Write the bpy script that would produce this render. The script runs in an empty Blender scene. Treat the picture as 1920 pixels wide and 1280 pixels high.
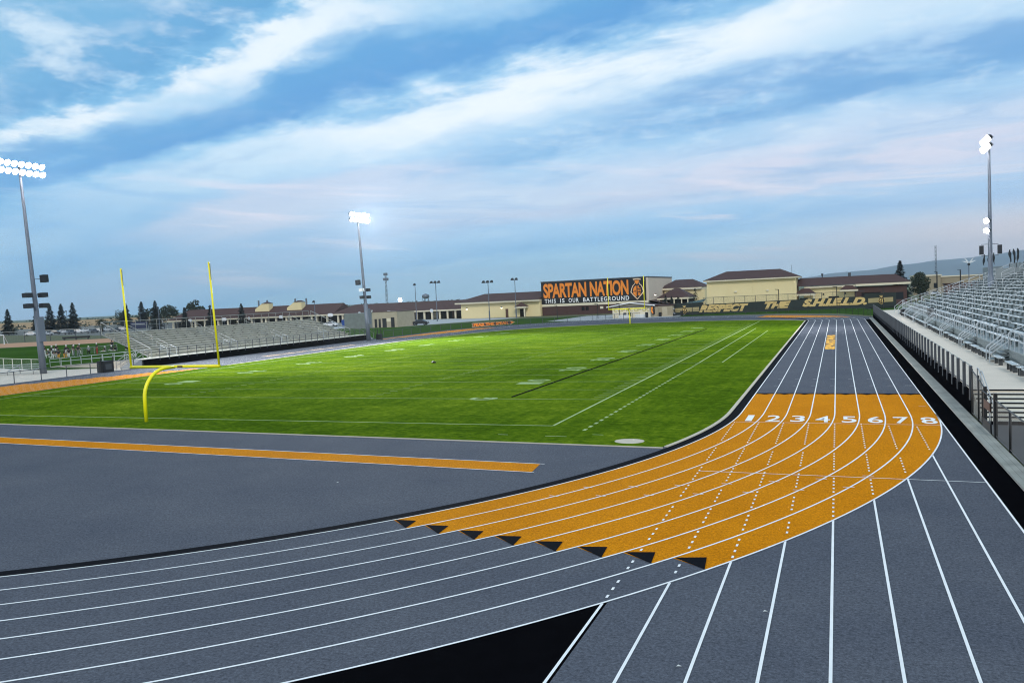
import bpy, bmesh, math, random
from mathutils import Vector, Matrix
random.seed(7)
sc = bpy.context.scene
COL = sc.collection
PI = math.pi

# ------------------------------------------------------------------ camera
cam_d = bpy.data.cameras.new('camera')
cam = bpy.data.objects.new('camera', cam_d); COL.objects.link(cam)
cam_d.sensor_width = 36.0
cam_d.lens = 1499.66 / 1920 * 36
cam_d.clip_start = 0.1
cam_d.clip_end = 30000
_y, _p, _r = 0.38798526, 0.05545995, -0.04606258
_fw = Vector((-math.sin(_y) * math.cos(_p), math.cos(_y) * math.cos(_p), -math.sin(_p)))
_rt = Vector((math.cos(_y), math.sin(_y), 0))
_up = _rt.cross(_fw)
_r2 = math.cos(_r) * _rt + math.sin(_r) * _up
_u2 = -math.sin(_r) * _rt + math.cos(_r) * _up
_m = Matrix((_r2, _u2, -_fw)).transposed().to_4x4()
_m.translation = Vector((4.497, -37.453, 6.212))
cam.matrix_world = _m
sc.camera = cam

# ------------------------------------------------------------------ colour helpers
def S(r, g, b):
    """sRGB 0-255 to linear rgba"""
    def f(c):
        c /= 255.0
        return c / 12.92 if c <= 0.04045 else ((c + 0.055) / 1.055) ** 2.4
    return (f(r), f(g), f(b), 1.0)

# ------------------------------------------------------------------ world
SUN_EL, SUN_AZ = math.radians(36), math.radians(152)   # azimuth measured clockwise from +Y
w = bpy.data.worlds.new('World'); sc.world = w
w.use_nodes = True
nt = w.node_tree; N = nt.nodes; L = nt.links
for n in list(N): N.remove(n)
def wn(t, **k):
    n = N.new(t)
    for a, b in k.items(): setattr(n, a, b)
    return n
def wmath(op, a, b=None, c=None):
    n = wn('ShaderNodeMath', operation=op)
    for i, x in enumerate((a, b, c)):
        if x is None: continue
        if isinstance(x, (int, float)): n.inputs[i].default_value = x
        else: L.new(x, n.inputs[i])
    return n.outputs[0]
def wmix(f, a, b):
    n = wn('ShaderNodeMix', data_type='RGBA')
    for s, x in ((n.inputs[0], f), (n.inputs[6], a), (n.inputs[7], b)):
        if isinstance(x, (int, float)): s.default_value = x
        elif isinstance(x, tuple): s.default_value = x
        else: L.new(x, s)
    return n.outputs[2]
def wramp(val, stops, interp='EASE'):
    n = wn('ShaderNodeValToRGB'); L.new(val, n.inputs[0])
    cr = n.color_ramp; cr.interpolation = interp
    while len(cr.elements) > 1: cr.elements.remove(cr.elements[-1])
    cr.elements[0].position = stops[0][0]; cr.elements[0].color = stops[0][1]
    for p, c in stops[1:]:
        e = cr.elements.new(p); e.color = c
    return n.outputs[0]
def wnoise(vec, scale, detail=6, rough=0.55, dist=0.0):
    n = wn('ShaderNodeTexNoise'); n.inputs['Scale'].default_value = scale
    n.inputs['Detail'].default_value = detail; n.inputs['Roughness'].default_value = rough
    n.inputs['Distortion'].default_value = dist
    L.new(vec, n.inputs['Vector']); return n.outputs['Fac']
def wcomb(x, y, z=0.0):
    n = wn('ShaderNodeCombineXYZ')
    for i, v in enumerate((x, y, z)):
        if isinstance(v, (int, float)): n.inputs[i].default_value = v
        else: L.new(v, n.inputs[i])
    return n.outputs[0]
def wmaprange(v, a, b, c=0.0, d=1.0, smooth=True):
    n = wn('ShaderNodeMapRange'); L.new(v, n.inputs['Value'])
    n.interpolation_type = 'SMOOTHSTEP' if smooth else 'LINEAR'
    n.inputs['From Min'].default_value = a; n.inputs['From Max'].default_value = b
    n.inputs['To Min'].default_value = c; n.inputs['To Max'].default_value = d
    return n.outputs['Result']

tc = wn('ShaderNodeTexCoord')
sx = wn('ShaderNodeSeparateXYZ'); L.new(tc.outputs['Generated'], sx.inputs[0])
dx, dy, dz = sx.outputs
zz = wmath('ADD', wmath('MAXIMUM', dz, 0.0), 0.12)
px = wmath('DIVIDE', dx, zz); py = wmath('DIVIDE', dy, zz)
_a = math.radians(169)
ca, sa = math.cos(_a), math.sin(_a)
s_ = wmath('ADD', wmath('MULTIPLY', px, ca), wmath('MULTIPLY', py, sa))          # along the cloud streaks
t_ = wmath('ADD', wmath('MULTIPLY', px, sa), wmath('MULTIPLY', py, -ca))          # across them, grows to the horizon
stv = wcomb(wmath('MULTIPLY', s_, 0.5), t_)
stf = wcomb(wmath('MULTIPLY', s_, 0.62), t_, 3.7)
n_big = wnoise(stv, 1.1, 4, 0.5)
n_mid = wnoise(stf, 3.2, 8, 0.6, 0.35)
n_fine = wnoise(wcomb(wmath('MULTIPLY', s_, 1.1), t_, 9.1), 6.0, 9, 0.62, 0.25)
n_puff = wnoise(wcomb(wmath('MULTIPLY', s_, 0.85), t_, 21.3), 2.6, 9, 0.58, 0.1)
tw = wmath('ADD', t_, wmath('MULTIPLY', wmath('SUBTRACT', n_big, 0.5), 0.34))
tw = wmath('ADD', tw, wmath('MULTIPLY', wmath('SUBTRACT', n_mid, 0.5), 0.36))
tw = wmath('ADD', tw, wmath('MULTIPLY', wmath('SUBTRACT', n_puff, 0.5), 0.46))
tw = wmath('ADD', tw, wmath('MULTIPLY', wmath('SUBTRACT', n_fine, 0.5), wmath('ADD', 0.10, wmath('MULTIPLY', wmaprange(tw, 1.75, 1.45), 0.26))))
tw = wmath('ADD', tw, wmath('MULTIPLY', wmaprange(s_, 2.0, 3.2), 0.22))     # the banks dip toward the west
tn = wmath('DIVIDE', wmath('SUBTRACT', tw, 0.6), 6.4)
def T(t): return max(0.0, min(1.0, (t - 0.6) / 6.4))
def band(v, a, b, c, d):      # 0 outside a..d, 1 between b and c
    return wmath('MULTIPLY', wmaprange(v, a, b), wmaprange(v, d, c))
def mul(*x):
    o = x[0]
    for q in x[1:]: o = wmath('MULTIPLY', o, q)
    return o
base = wramp(tn, [(T(0.6), S(190, 218, 238)), (T(0.90), S(128, 184, 220)), (T(1.10), S(112, 174, 216)), (T(1.30), S(96, 162, 210)), (T(1.42), S(126, 186, 226)),
                  (T(1.53), S(188, 220, 241)), (T(1.63), S(158, 202, 234)), (T(1.76), S(92, 160, 214)), (T(1.92), S(84, 152, 211)), (T(2.04), S(150, 200, 234)), (T(2.16), S(204, 228, 245)),
                  (T(2.40), S(200, 226, 244)), (T(2.62), S(170, 208, 238)), (T(2.85), S(134, 184, 226)), (T(3.05), S(164, 204, 236)), (T(3.4), S(198, 216, 238)),
                  (T(3.9), S(194, 208, 232)), (T(4.3), S(166, 206, 240)), (T(4.9), S(132, 190, 236)), (T(5.4), S(160, 212, 245)), (T(6.2), S(172, 220, 248)), (T(7.0), S(180, 224, 250))], 'LINEAR')
# finer cloud texture: whitish wisps and bluish gaps, calmer inside the dark band
calm = wmath('SUBTRACT', 1.0, wmath('MULTIPLY', band(tw, 1.62, 1.75, 1.95, 2.08), 0.8))
wisp = wmaprange(n_mid, 0.50, 0.72); wisp2 = wmaprange(n_fine, 0.48, 0.74); gap = wmaprange(n_mid, 0.47, 0.28)
up_ = wmaprange(dz, 0.02, 0.25)
c1 = wmix(mul(wisp, calm, wmath('ADD', 0.30, wmath('MULTIPLY', up_, 0.20))), base, S(216, 233, 247))
c1 = wmix(mul(gap, calm, 0.30), c1, S(96, 160, 214))
c1 = wmix(mul(wisp2, calm, up_, 0.42), c1, S(236, 246, 252))
# blue-grey cloud to the west, below the dark band, with a rosy pale bank in it
west = mul(wmaprange(s_, 2.6, 3.8), band(tw, 1.7, 2.0, 3.4, 5.2))
c1 = wmix(mul(west, 0.6), c1, S(112, 176, 224))
c1 = wmix(mul(band(wmath('ADD', s_, wmath('MULTIPLY', n_mid, 1.0)), 2.3, 3.0, 3.9, 5.2), band(tw, 2.50, 2.78, 3.05, 3.5), 0.8), c1, S(208, 216, 234))
# bright ragged edge of the upper bank
pm = mul(band(tw, 1.38, 1.50, 1.58, 1.70), wmaprange(s_, 0.9, 1.7))
c1 = wmix(mul(wmaprange(n_puff, 0.42, 0.62), pm, 0.85), c1, S(244, 250, 253))
pm2 = mul(band(tw, 0.98, 1.12, 1.26, 1.40), wmaprange(s_, 1.7, 2.1))
c1 = wmix(mul(wmaprange(n_puff, 0.54, 0.68), pm2, 0.7), c1, S(226, 241, 250))
# the broad bright break in the middle
c1 = wmix(mul(band(tw, 1.98, 2.16, 2.36, 2.62), band(wmath('ADD', s_, wmath('MULTIPLY', wmath('SUBTRACT', n_puff, 0.5), 1.2)), 0.25, 0.85, 1.7, 2.7), wmaprange(n_mid, 0.30, 0.55), 0.85), c1, S(246, 251, 254))
# slate patches to the east
c1 = wmix(mul(band(tw, 2.48, 2.72, 2.92, 3.12), wmaprange(s_, 1.5, 0.9), wmaprange(n_puff, 0.36, 0.56), 0.75), c1, S(100, 158, 212))
# rosy pale cloud low in the east
c1 = wmix(mul(band(tw, 3.3, 3.7, 4.1, 4.5), wmaprange(s_, 2.0, 0.9), wmaprange(n_mid, 0.40, 0.58), 0.7), c1, S(226, 222, 236))
# thin layered streaks low over the horizon
n_low = wnoise(wcomb(wmath('MULTIPLY', dx, 3.2), wmath('ADD', wmath('MULTIPLY', dz, 42.0), wmath('MULTIPLY', dx, 3.0)), wmath('MULTIPLY', dy, 3.2)), 1.0, 7, 0.55, 0.3)
lowm = band(dz, 0.012, 0.045, 0.12, 0.19)
c1 = wmix(mul(wmaprange(n_low, 0.54, 0.70), lowm, 0.75), c1, S(236, 230, 240))
c1 = wmix(mul(wmaprange(n_low, 0.46, 0.32), lowm, 0.45), c1, S(118, 178, 228))
# low sky: clear blue to the west, pinkish dusk strip to the east
east = wmaprange(wmath('SUBTRACT', wmath('MULTIPLY', dx, 1.0), wmath('MULTIPLY', dy, 0.1)), -0.32, 0.12)
low = wmaprange(dz, 0.15, 0.02)
c1 = wmix(wmath('MULTIPLY', wmath('MULTIPLY', low, east), 0.75), c1, S(212, 216, 236))
pinkband = wmath('MULTIPLY', wmath('MULTIPLY', wmaprange(dz, 0.085, 0.045), wmaprange(dz, 0.0, 0.03)), east)
c1 = wmix(wmath('MULTIPLY', pinkband, 0.7), c1, S(248, 224, 218))
sky = wn('ShaderNodeTexSky', sky_type='NISHITA'); sky.sun_disc = False
sky.sun_elevation = SUN_EL; sky.sun_rotation = SUN_AZ
SKY_STR = 0.10
scale = wn('ShaderNodeVectorMath', operation='SCALE'); L.new(c1, scale.inputs[0]); scale.inputs['Scale'].default_value = 1.0 / SKY_STR
fin = wmix(0.90, sky.outputs[0], scale.outputs[0])       # clouds over the clear sky
bg = wn('ShaderNodeBackground'); L.new(fin, bg.inputs[0]); bg.inputs[1].default_value = SKY_STR
wo = wn('ShaderNodeOutputWorld'); L.new(bg.outputs[0], wo.inputs[0])

# ------------------------------------------------------------------ sun (soft, through cloud)
sd = bpy.data.lights.new('sun', 'SUN'); sd.energy = 1.3; sd.angle = math.radians(18); sd.color = (1.0, 0.95, 0.88)
sun = bpy.data.objects.new('sun', sd); COL.objects.link(sun)
_sdir = Vector((math.sin(SUN_AZ) * math.cos(SUN_EL), math.cos(SUN_AZ) * math.cos(SUN_EL), math.sin(SUN_EL)))
sun.rotation_euler = _sdir.to_track_quat('Z', 'Y').to_euler()

sc.view_settings.view_transform = 'Standard'; sc.view_settings.look = 'None'
sc.view_settings.exposure = 0.22; sc.view_settings.gamma = 1.0
sc.cycles.use_denoising = True
sc.cycles.filter_width = 1.1
sc.cycles.max_bounces = 6; sc.cycles.transparent_max_bounces = 24

# ------------------------------------------------------------------ materials
def mat(name, col, rough=0.7, metal=0.0, var=0.12, nscale=3.0, bump=0.0, bscale=60.0, emit=None, alpha=None, spec=None, col2=None, detail=5):
    m = bpy.data.materials.new(name); m.use_nodes = True
    t = m.node_tree; b = t.nodes['Principled BSDF']
    b.inputs['Roughness'].default_value = rough; b.inputs['Metallic'].default_value = metal
    if spec is not None: b.inputs['Specular IOR Level'].default_value = spec
    c = col if len(col) == 4 else (*col, 1)
    tcn = t.nodes.new('ShaderNodeTexCoord')
    no = t.nodes.new('ShaderNodeTexNoise'); no.inputs['Scale'].default_value = nscale; no.inputs['Detail'].default_value = detail
    t.links.new(tcn.outputs['Object'], no.inputs['Vector'])
    mx = t.nodes.new('ShaderNodeMix'); mx.data_type = 'RGBA'
    t.links.new(no.outputs['Fac'], mx.inputs[0])
    if col2 is None:
        mx.inputs[6].default_value = tuple(x * (1 - var) for x in c[:3]) + (1,)
        mx.inputs[7].default_value = tuple(min(1, x * (1 + var)) for x in c[:3]) + (1,)
    else:
        mx.inputs[6].default_value = c; mx.inputs[7].default_value = col2
    t.links.new(mx.outputs[2], b.inputs['Base Color'])
    if bump:
        n2 = t.nodes.new('ShaderNodeTexNoise'); n2.inputs['Scale'].default_value = bscale; n2.inputs['Detail'].default_value = 3
        t.links.new(tcn.outputs['Object'], n2.inputs['Vector'])
        bp = t.nodes.new('ShaderNodeBump'); bp.inputs['Strength'].default_value = bump; bp.inputs['Distance'].default_value = 0.05
        t.links.new(n2.outputs['Fac'], bp.inputs['Height']); t.links.new(bp.outputs[0], b.inputs['Normal'])
    if emit:
        b.inputs['Emission Color'].default_value = (*emit[0], 1); b.inputs['Emission Strength'].default_value = emit[1]
        m.cycles.emission_sampling = 'NONE'
    if alpha is not None:
        b.inputs['Alpha'].default_value = alpha
    return m

def rubber(name, c1, c2, spk=0.62):
    """running-track rubber: fine granules, broad faint blotches"""
    m = bpy.data.materials.new(name); m.use_nodes = True
    t = m.node_tree; b = t.nodes['Principled BSDF']; b.inputs['Roughness'].default_value = 0.95; b.inputs['Specular IOR Level'].default_value = 0.03
    g = t.nodes.new('ShaderNodeNewGeometry')
    a = t.nodes.new('ShaderNodeTexNoise'); a.inputs['Scale'].default_value = 0.35; a.inputs['Detail'].default_value = 6; a.inputs['Roughness'].default_value = 0.6
    f = t.nodes.new('ShaderNodeTexNoise'); f.inputs['Scale'].default_value = 15; f.inputs['Detail'].default_value = 3; f.inputs['Roughness'].default_value = 0.9
    s = t.nodes.new('ShaderNodeTexNoise'); s.inputs['Scale'].default_value = 4.5; s.inputs['Detail'].default_value = 5; s.inputs['Roughness'].default_value = 0.7
    for n in (a, f, s): t.links.new(g.outputs['Position'], n.inputs['Vector'])
    mx = t.nodes.new('ShaderNodeMix'); mx.data_type = 'RGBA'; mx.inputs[6].default_value = c1; mx.inputs[7].default_value = c2
    r = t.nodes.new('ShaderNodeMapRange'); r.inputs['From Min'].default_value = 0.3; r.inputs['From Max'].default_value = 0.7
    t.links.new(a.outputs['Fac'], r.inputs[0]); t.links.new(r.outputs[0], mx.inputs[0])
    ad = t.nodes.new('ShaderNodeMath'); ad.operation = 'MULTIPLY_ADD'; ad.inputs[1].default_value = 0.22
    t.links.new(s.outputs['Fac'], ad.inputs[0]); t.links.new(f.outputs['Fac'], ad.inputs[2])
    r2 = t.nodes.new('ShaderNodeMapRange'); r2.inputs['From Min'].default_value = 0.36; r2.inputs['From Max'].default_value = 0.86
    r2.inputs['To Min'].default_value = 1 - spk; r2.inputs['To Max'].default_value = 1 + spk
    t.links.new(ad.outputs[0], r2.inputs[0])
    vm = t.nodes.new('ShaderNodeVectorMath'); vm.operation = 'SCALE'
    t.links.new(mx.outputs[2], vm.inputs[0]); t.links.new(r2.outputs[0], vm.inputs['Scale'])
    t.links.new(vm.outputs[0], b.inputs['Base Color'])
    bp = t.nodes.new('ShaderNodeBump'); bp.inputs['Strength'].default_value = 0.35; bp.inputs['Distance'].default_value = 0.01
    t.links.new(f.outputs['Fac'], bp.inputs['Height']); t.links.new(bp.outputs[0], b.inputs['Normal'])
    return m

def turf(name, dark, mid, lite, dry):
    m = bpy.data.materials.new(name); m.use_nodes = True
    t = m.node_tree; b = t.nodes['Principled BSDF']; b.inputs['Roughness'].default_value = 0.9; b.inputs['Specular IOR Level'].default_value = 0.0
    g = t.nodes.new('ShaderNodeNewGeometry')
    def noise(scale, det, ro, sxy=(1, 1)):
        mp = t.nodes.new('ShaderNodeMapping'); mp.inputs['Scale'].default_value = (sxy[0], sxy[1], 1)
        t.links.new(g.outputs['Position'], mp.inputs[0])
        n = t.nodes.new('ShaderNodeTexNoise'); n.inputs['Scale'].default_value = scale; n.inputs['Detail'].default_value = det; n.inputs['Roughness'].default_value = ro
        t.links.new(mp.outputs[0], n.inputs['Vector']); return n.outputs['Fac']
    big = noise(0.06, 4, 0.55); mid_n = noise(0.5, 6, 0.65, (0.5, 1)); fine = noise(3.2, 8, 0.8, (0.7, 1)); vf = noise(0.9, 6, 0.7, (1.6, 0.10))
    def mad(a, k, c):
        n = t.nodes.new('ShaderNodeMath'); n.operation = 'MULTIPLY_ADD'; n.inputs[1].default_value = k
        t.links.new(a, n.inputs[0])
        if isinstance(c, float): n.inputs[2].default_value = c
        else: t.links.new(c, n.inputs[2])
        return n.outputs[0]
    v = mad(vf, 0.34, mad(fine, 1.05, mad(mid_n, 0.48, mad(big, 0.50, 0.05))))
    r = t.nodes.new('ShaderNodeValToRGB'); cr = r.color_ramp
    mr = t.nodes.new('ShaderNodeMapRange'); mr.inputs['From Min'].default_value = 0.84; mr.inputs['From Max'].default_value = 1.64
    t.links.new(v, mr.inputs[0]); t.links.new(mr.outputs[0], r.inputs[0])
    cr.elements[0].position = 0.15; cr.elements[0].color = dark; cr.elements[1].position = 0.88; cr.elements[1].color = dry
    e = cr.elements.new(0.45); e.color = mid; e = cr.elements.new(0.68); e.color = lite
    t.links.new(r.outputs[0], b.inputs['Base Color'])
    bp = t.nodes.new('ShaderNodeBump'); bp.inputs['Strength'].default_value = 0.7; bp.inputs['Distance'].default_value = 0.06
    t.links.new(fine, bp.inputs['Height']); t.links.new(bp.outputs[0], b.inputs['Normal'])
    return m

def mesh_wire(name, col, a):
    """chain-link: too fine to resolve from here, so a thin see-through sheet of wire"""
    m = bpy.data.materials.new(name); m.use_nodes = True
    t = m.node_tree; b = t.nodes['Principled BSDF']; b.inputs['Base Color'].default_value = col; b.inputs['Roughness'].default_value = 0.6
    tcn = t.nodes.new('ShaderNodeNewGeometry')
    sp = t.nodes.new('ShaderNodeSeparateXYZ'); t.links.new(tcn.outputs['Position'], sp.inputs[0])
    def mth(op, x, y):
        n = t.nodes.new('ShaderNodeMath'); n.operation = op
        for i, q in enumerate((x, y)):
            if isinstance(q, (int, float)): n.inputs[i].default_value = q
            else: t.links.new(q, n.inputs[i])
        return n.outputs[0]
    h = mth('ADD', sp.outputs[0], sp.outputs[1])
    out = None
    for sgn in (1, -1):
        q = mth('ADD', h, mth('MULTIPLY', sp.outputs[2], sgn))
        q = mth('FRACT', mth('MULTIPLY', q, 11.0), 0)
        q = mth('LESS_THAN', q, a * 0.5)
        out = q if out is None else mth('MAXIMUM', out, q)
    t.links.new(out, b.inputs['Alpha'])
    return m

M = {}
M['ground'] = mat('ground_dry_grass', S(96, 92, 62), 0.95, var=0.3, nscale=0.02, col2=S(70, 82, 46), detail=8)
M['black'] = mat('black_apron', (0.0035, 0.0035, 0.0045), 1.0, var=0.3, nscale=2, spec=0.0)
M['grey_rubber'] = rubber('grey_track_rubber', (0.081, 0.088, 0.110, 1), (0.101, 0.107, 0.127, 1))
M['orange_rubber'] = rubber('orange_track_rubber', (0.52, 0.178, 0.002, 1), (0.60, 0.215, 0.004, 1), 0.55)
M['white_paint'] = mat('white_line_paint', (0.80, 0.80, 0.80), 0.85, spec=0.05, var=0.16, nscale=2.2, detail=9)
M['field_paint'] = mat('faded_field_paint', (0.58, 0.66, 0.42), 0.9, spec=0.0, nscale=0.9, detail=9, col2=(0.16, 0.27, 0.04, 1))
M['numeral_paint'] = mat('faded_numeral_paint', (0.22, 0.31, 0.10), 0.8, nscale=2.2, col2=(0.14, 0.26, 0.04, 1), detail=9)
M['black_paint'] = mat('black_mark_paint', (0.006, 0.007, 0.010), 0.9, spec=0.02)
M['turf'] = turf('football_turf', (0.020, 0.048, 0.003, 1), (0.062, 0.116, 0.006, 1), (0.130, 0.195, 0.010, 1), (0.32, 0.35, 0.04, 1))
M['lawn'] = turf('dark_lawn', (0.020, 0.050, 0.010, 1), (0.035, 0.080, 0.014, 1), (0.050, 0.10, 0.018, 1), (0.07, 0.12, 0.03, 1))
M['clay'] = mat('infield_clay', (0.42, 0.22, 0.12), 0.95, var=0.12, nscale=0.4)
M['concrete'] = mat('pale_concrete', (0.60, 0.525, 0.44), 0.85, var=0.12, nscale=0.6, bump=0.15, bscale=15, detail=8)
M['concrete2'] = mat('grey_concrete', (0.36, 0.37, 0.38), 0.85, var=0.12, nscale=0.25, detail=8)
M['curb'] = mat('tan_curb', (0.50, 0.44, 0.34), 0.9, var=0.15, nscale=2)
M['pale_step'] = mat('pale_step_concrete', (0.62, 0.60, 0.53), 0.8, var=0.06)
M['plank_curb'] = mat('weathered_curb', (0.34, 0.33, 0.29), 0.9, var=0.4, nscale=1.2, bump=0.2, bscale=12, detail=9)
M['alu'] = mat('aluminium_bench', (0.46, 0.49, 0.50), 0.5, 0.1, var=0.12, nscale=2.0)
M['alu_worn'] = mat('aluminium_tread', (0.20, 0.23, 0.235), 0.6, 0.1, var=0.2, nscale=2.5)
M['alu_tan'] = mat('aluminium_warm', (0.66, 0.63, 0.54), 0.6, 0.0, var=0.1, nscale=2)
M['bench_face_shade'] = mat('shaded_aluminium_face', (0.46, 0.44, 0.375), 0.6, var=0.12, nscale=2)  # darker copy of the warm aluminium, shadow on the faces put into the colour
M['bench_shade'] = mat('shaded_tread', (0.12, 0.12, 0.105), 0.8, var=0.2)  # shade in the gaps under the seats, put into the tread colour
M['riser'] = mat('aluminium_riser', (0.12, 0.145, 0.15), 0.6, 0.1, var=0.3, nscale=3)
M['rail'] = mat('galvanised_rail', (0.44, 0.46, 0.48), 0.5, 0.2, var=0.08, nscale=5)
M['rail_dull'] = mat('dull_rail', (0.28, 0.28, 0.26), 0.45, 0.4, var=0.1, nscale=5)
M['steel_dark'] = mat('dark_steel_post', (0.07, 0.076, 0.088), 0.5, 0.4, var=0.15, nscale=3)
M['leg_dark'] = mat('dark_bench_leg', (0.07, 0.075, 0.08), 0.6, 0.3)
M['black_metal'] = mat('black_fence_metal', (0.012, 0.012, 0.013), 0.5, 0.2)
M['galv_pole'] = mat('galvanised_pole', (0.14, 0.16, 0.195), 0.5, 0.4, var=0.12, nscale=0.8)
M['yellow'] = mat('goalpost_yellow', (0.95, 0.83, 0.006), 0.35, var=0.03)
M['wire_black'] = mesh_wire('black_chain_link', (0.015, 0.015, 0.016, 1), 0.6)
M['wire_far'] = mesh_wire('far_chain_link', (0.02, 0.022, 0.022, 1), 0.16)
M['wire_grey'] = mesh_wire('grey_chain_link', (0.25, 0.25, 0.24, 1), 0.14)
M['roof'] = mat('brown_roof', (0.058, 0.024, 0.020), 0.85, var=0.18, nscale=0.6, bump=0.3, bscale=3)
M['beige'] = mat('beige_stucco', (0.74, 0.61, 0.34), 0.9, var=0.05, nscale=0.3)
M['beige_grey'] = mat('grey_beige_stucco', (0.60, 0.50, 0.40), 0.9, var=0.05, nscale=0.3)
M['trim'] = mat('cream_trim', (0.72, 0.64, 0.48), 0.8, var=0.05)
M['brick'] = mat('brown_brick', (0.070, 0.034, 0.030), 0.9, var=0.2, nscale=1.5)
M['stone'] = mat('grey_block', (0.17, 0.19, 0.18), 0.9, var=0.35, nscale=0.9, detail=9)
M['stone_tan'] = mat('tan_block', (0.42, 0.36, 0.26), 0.9, var=0.2, nscale=0.9, detail=9)
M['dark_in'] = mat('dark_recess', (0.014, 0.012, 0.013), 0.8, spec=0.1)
M['door'] = mat('brown_door', (0.09, 0.035, 0.02), 0.6)
M['dark_door'] = mat('dark_door', (0.012, 0.012, 0.014), 0.5)
M['green_mesh'] = mat('dark_windscreen', (0.020, 0.028, 0.026), 0.9, var=0.25, nscale=0.5)
M['gold'] = mat('gold_print', (0.58, 0.41, 0.16), 0.7, var=0.08, nscale=2)
M['gold_band'] = mat('gold_band_print', (0.34, 0.27, 0.13), 0.7, var=0.2, nscale=2)
M['banner_black'] = mat('banner_black', (0.006, 0.006, 0.009), 0.6)
M['banner_orange'] = mat('banner_orange', (0.86, 0.25, 0.02), 0.6, var=0.05)
M['banner_pale'] = mat('banner_pale_edge', (0.85, 0.62, 0.42), 0.6, var=0.05)
M['banner_white'] = mat('banner_white', (0.85, 0.85, 0.85), 0.6, var=0.03)
M['conifer'] = mat('conifer_needles', (0.007, 0.012, 0.010), 0.9, var=0.6, nscale=0.5)
M['leaf'] = mat('broadleaf', (0.020, 0.030, 0.014), 0.9, var=0.6, nscale=0.5)
M['far_leaf'] = mat('far_trees', (0.030, 0.046, 0.034), 0.95, var=0.6, nscale=0.02)
M['bark'] = mat('bark', (0.05, 0.035, 0.025), 0.95)
M['hill'] = mat('hazed_mountain_scrub', (0.085, 0.09, 0.10), 1.0, var=0.25, nscale=0.002)  # scrub made paler and bluer: part of the haze is put into the colour
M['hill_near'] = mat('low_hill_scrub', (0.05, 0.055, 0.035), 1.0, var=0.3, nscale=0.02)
M['berm'] = mat('tan_dirt', (0.30, 0.21, 0.12), 0.95, var=0.15, nscale=0.05)
M['lamp_on'] = mat('floodlight_glow', (1, 1, 1), 0.5, emit=((1.0, 0.97, 1.0), 40.0))
M['wall_lamp_on'] = mat('wall_lamp_glow', (1, 1, 1), 0.5, emit=((1.0, 0.93, 0.80), 2.2))
M['lamp_house'] = mat('lamp_housing', (0.02, 0.022, 0.028), 0.5, 0.3)
M['skin'] = mat('skin', (0.30, 0.17, 0.11), 0.7)
M['jersey'] = mat('black_jersey', (0.012, 0.012, 0.013), 0.8)
M['white_cloth'] = mat('white_cloth', (0.62, 0.62, 0.60), 0.8)
M['gold_cloth'] = mat('gold_cloth', (0.55, 0.28, 0.03), 0.8)
M['red_cloth'] = mat('red_cloth', (0.30, 0.02, 0.02), 0.8)
M['grey_cloth'] = mat('grey_cloth', (0.16, 0.17, 0.18), 0.8)
M['rail_mid'] = mat('grey_rail', (0.28, 0.285, 0.27), 0.5, 0.2, var=0.1, nscale=5)
M['car_white'] = mat('white_car_paint', (0.70, 0.70, 0.72), 0.3, var=0.02)
M['car_grey'] = mat('grey_car_paint', (0.20, 0.21, 0.23), 0.3, 0.3)
M['car_dark'] = mat('dark_car_paint', (0.025, 0.028, 0.035), 0.3, 0.2)
M['glass'] = mat('dark_glass', (0.02, 0.024, 0.03), 0.15)
M['tyre'] = mat('tyre_rubber', (0.012, 0.012, 0.012), 0.9)
M['blue'] = mat('blue_plastic', (0.01, 0.055, 0.25), 0.5)
M['navy'] = mat('navy_panel', (0.012, 0.018, 0.07), 0.6)
M['bin_black'] = mat('black_plastic', (0.006, 0.006, 0.008), 0.5)
M['white_metal'] = mat('white_metal', (0.72, 0.74, 0.76), 0.5)
M['slat'] = mat('grey_slat', (0.21, 0.235, 0.245), 0.5, 0.2, var=0.15)
M['flag_dark'] = mat('dark_flag_cloth', (0.012, 0.016, 0.02), 0.85)
M['tan_plain'] = mat('tan_far_wall', (0.30, 0.25, 0.17), 0.9)
M['rose_brick'] = mat('rose_far_brick', (0.14, 0.075, 0.06), 0.9)
M['green_metal'] = mat('green_roof', (0.03, 0.07, 0.065), 0.7)

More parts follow.
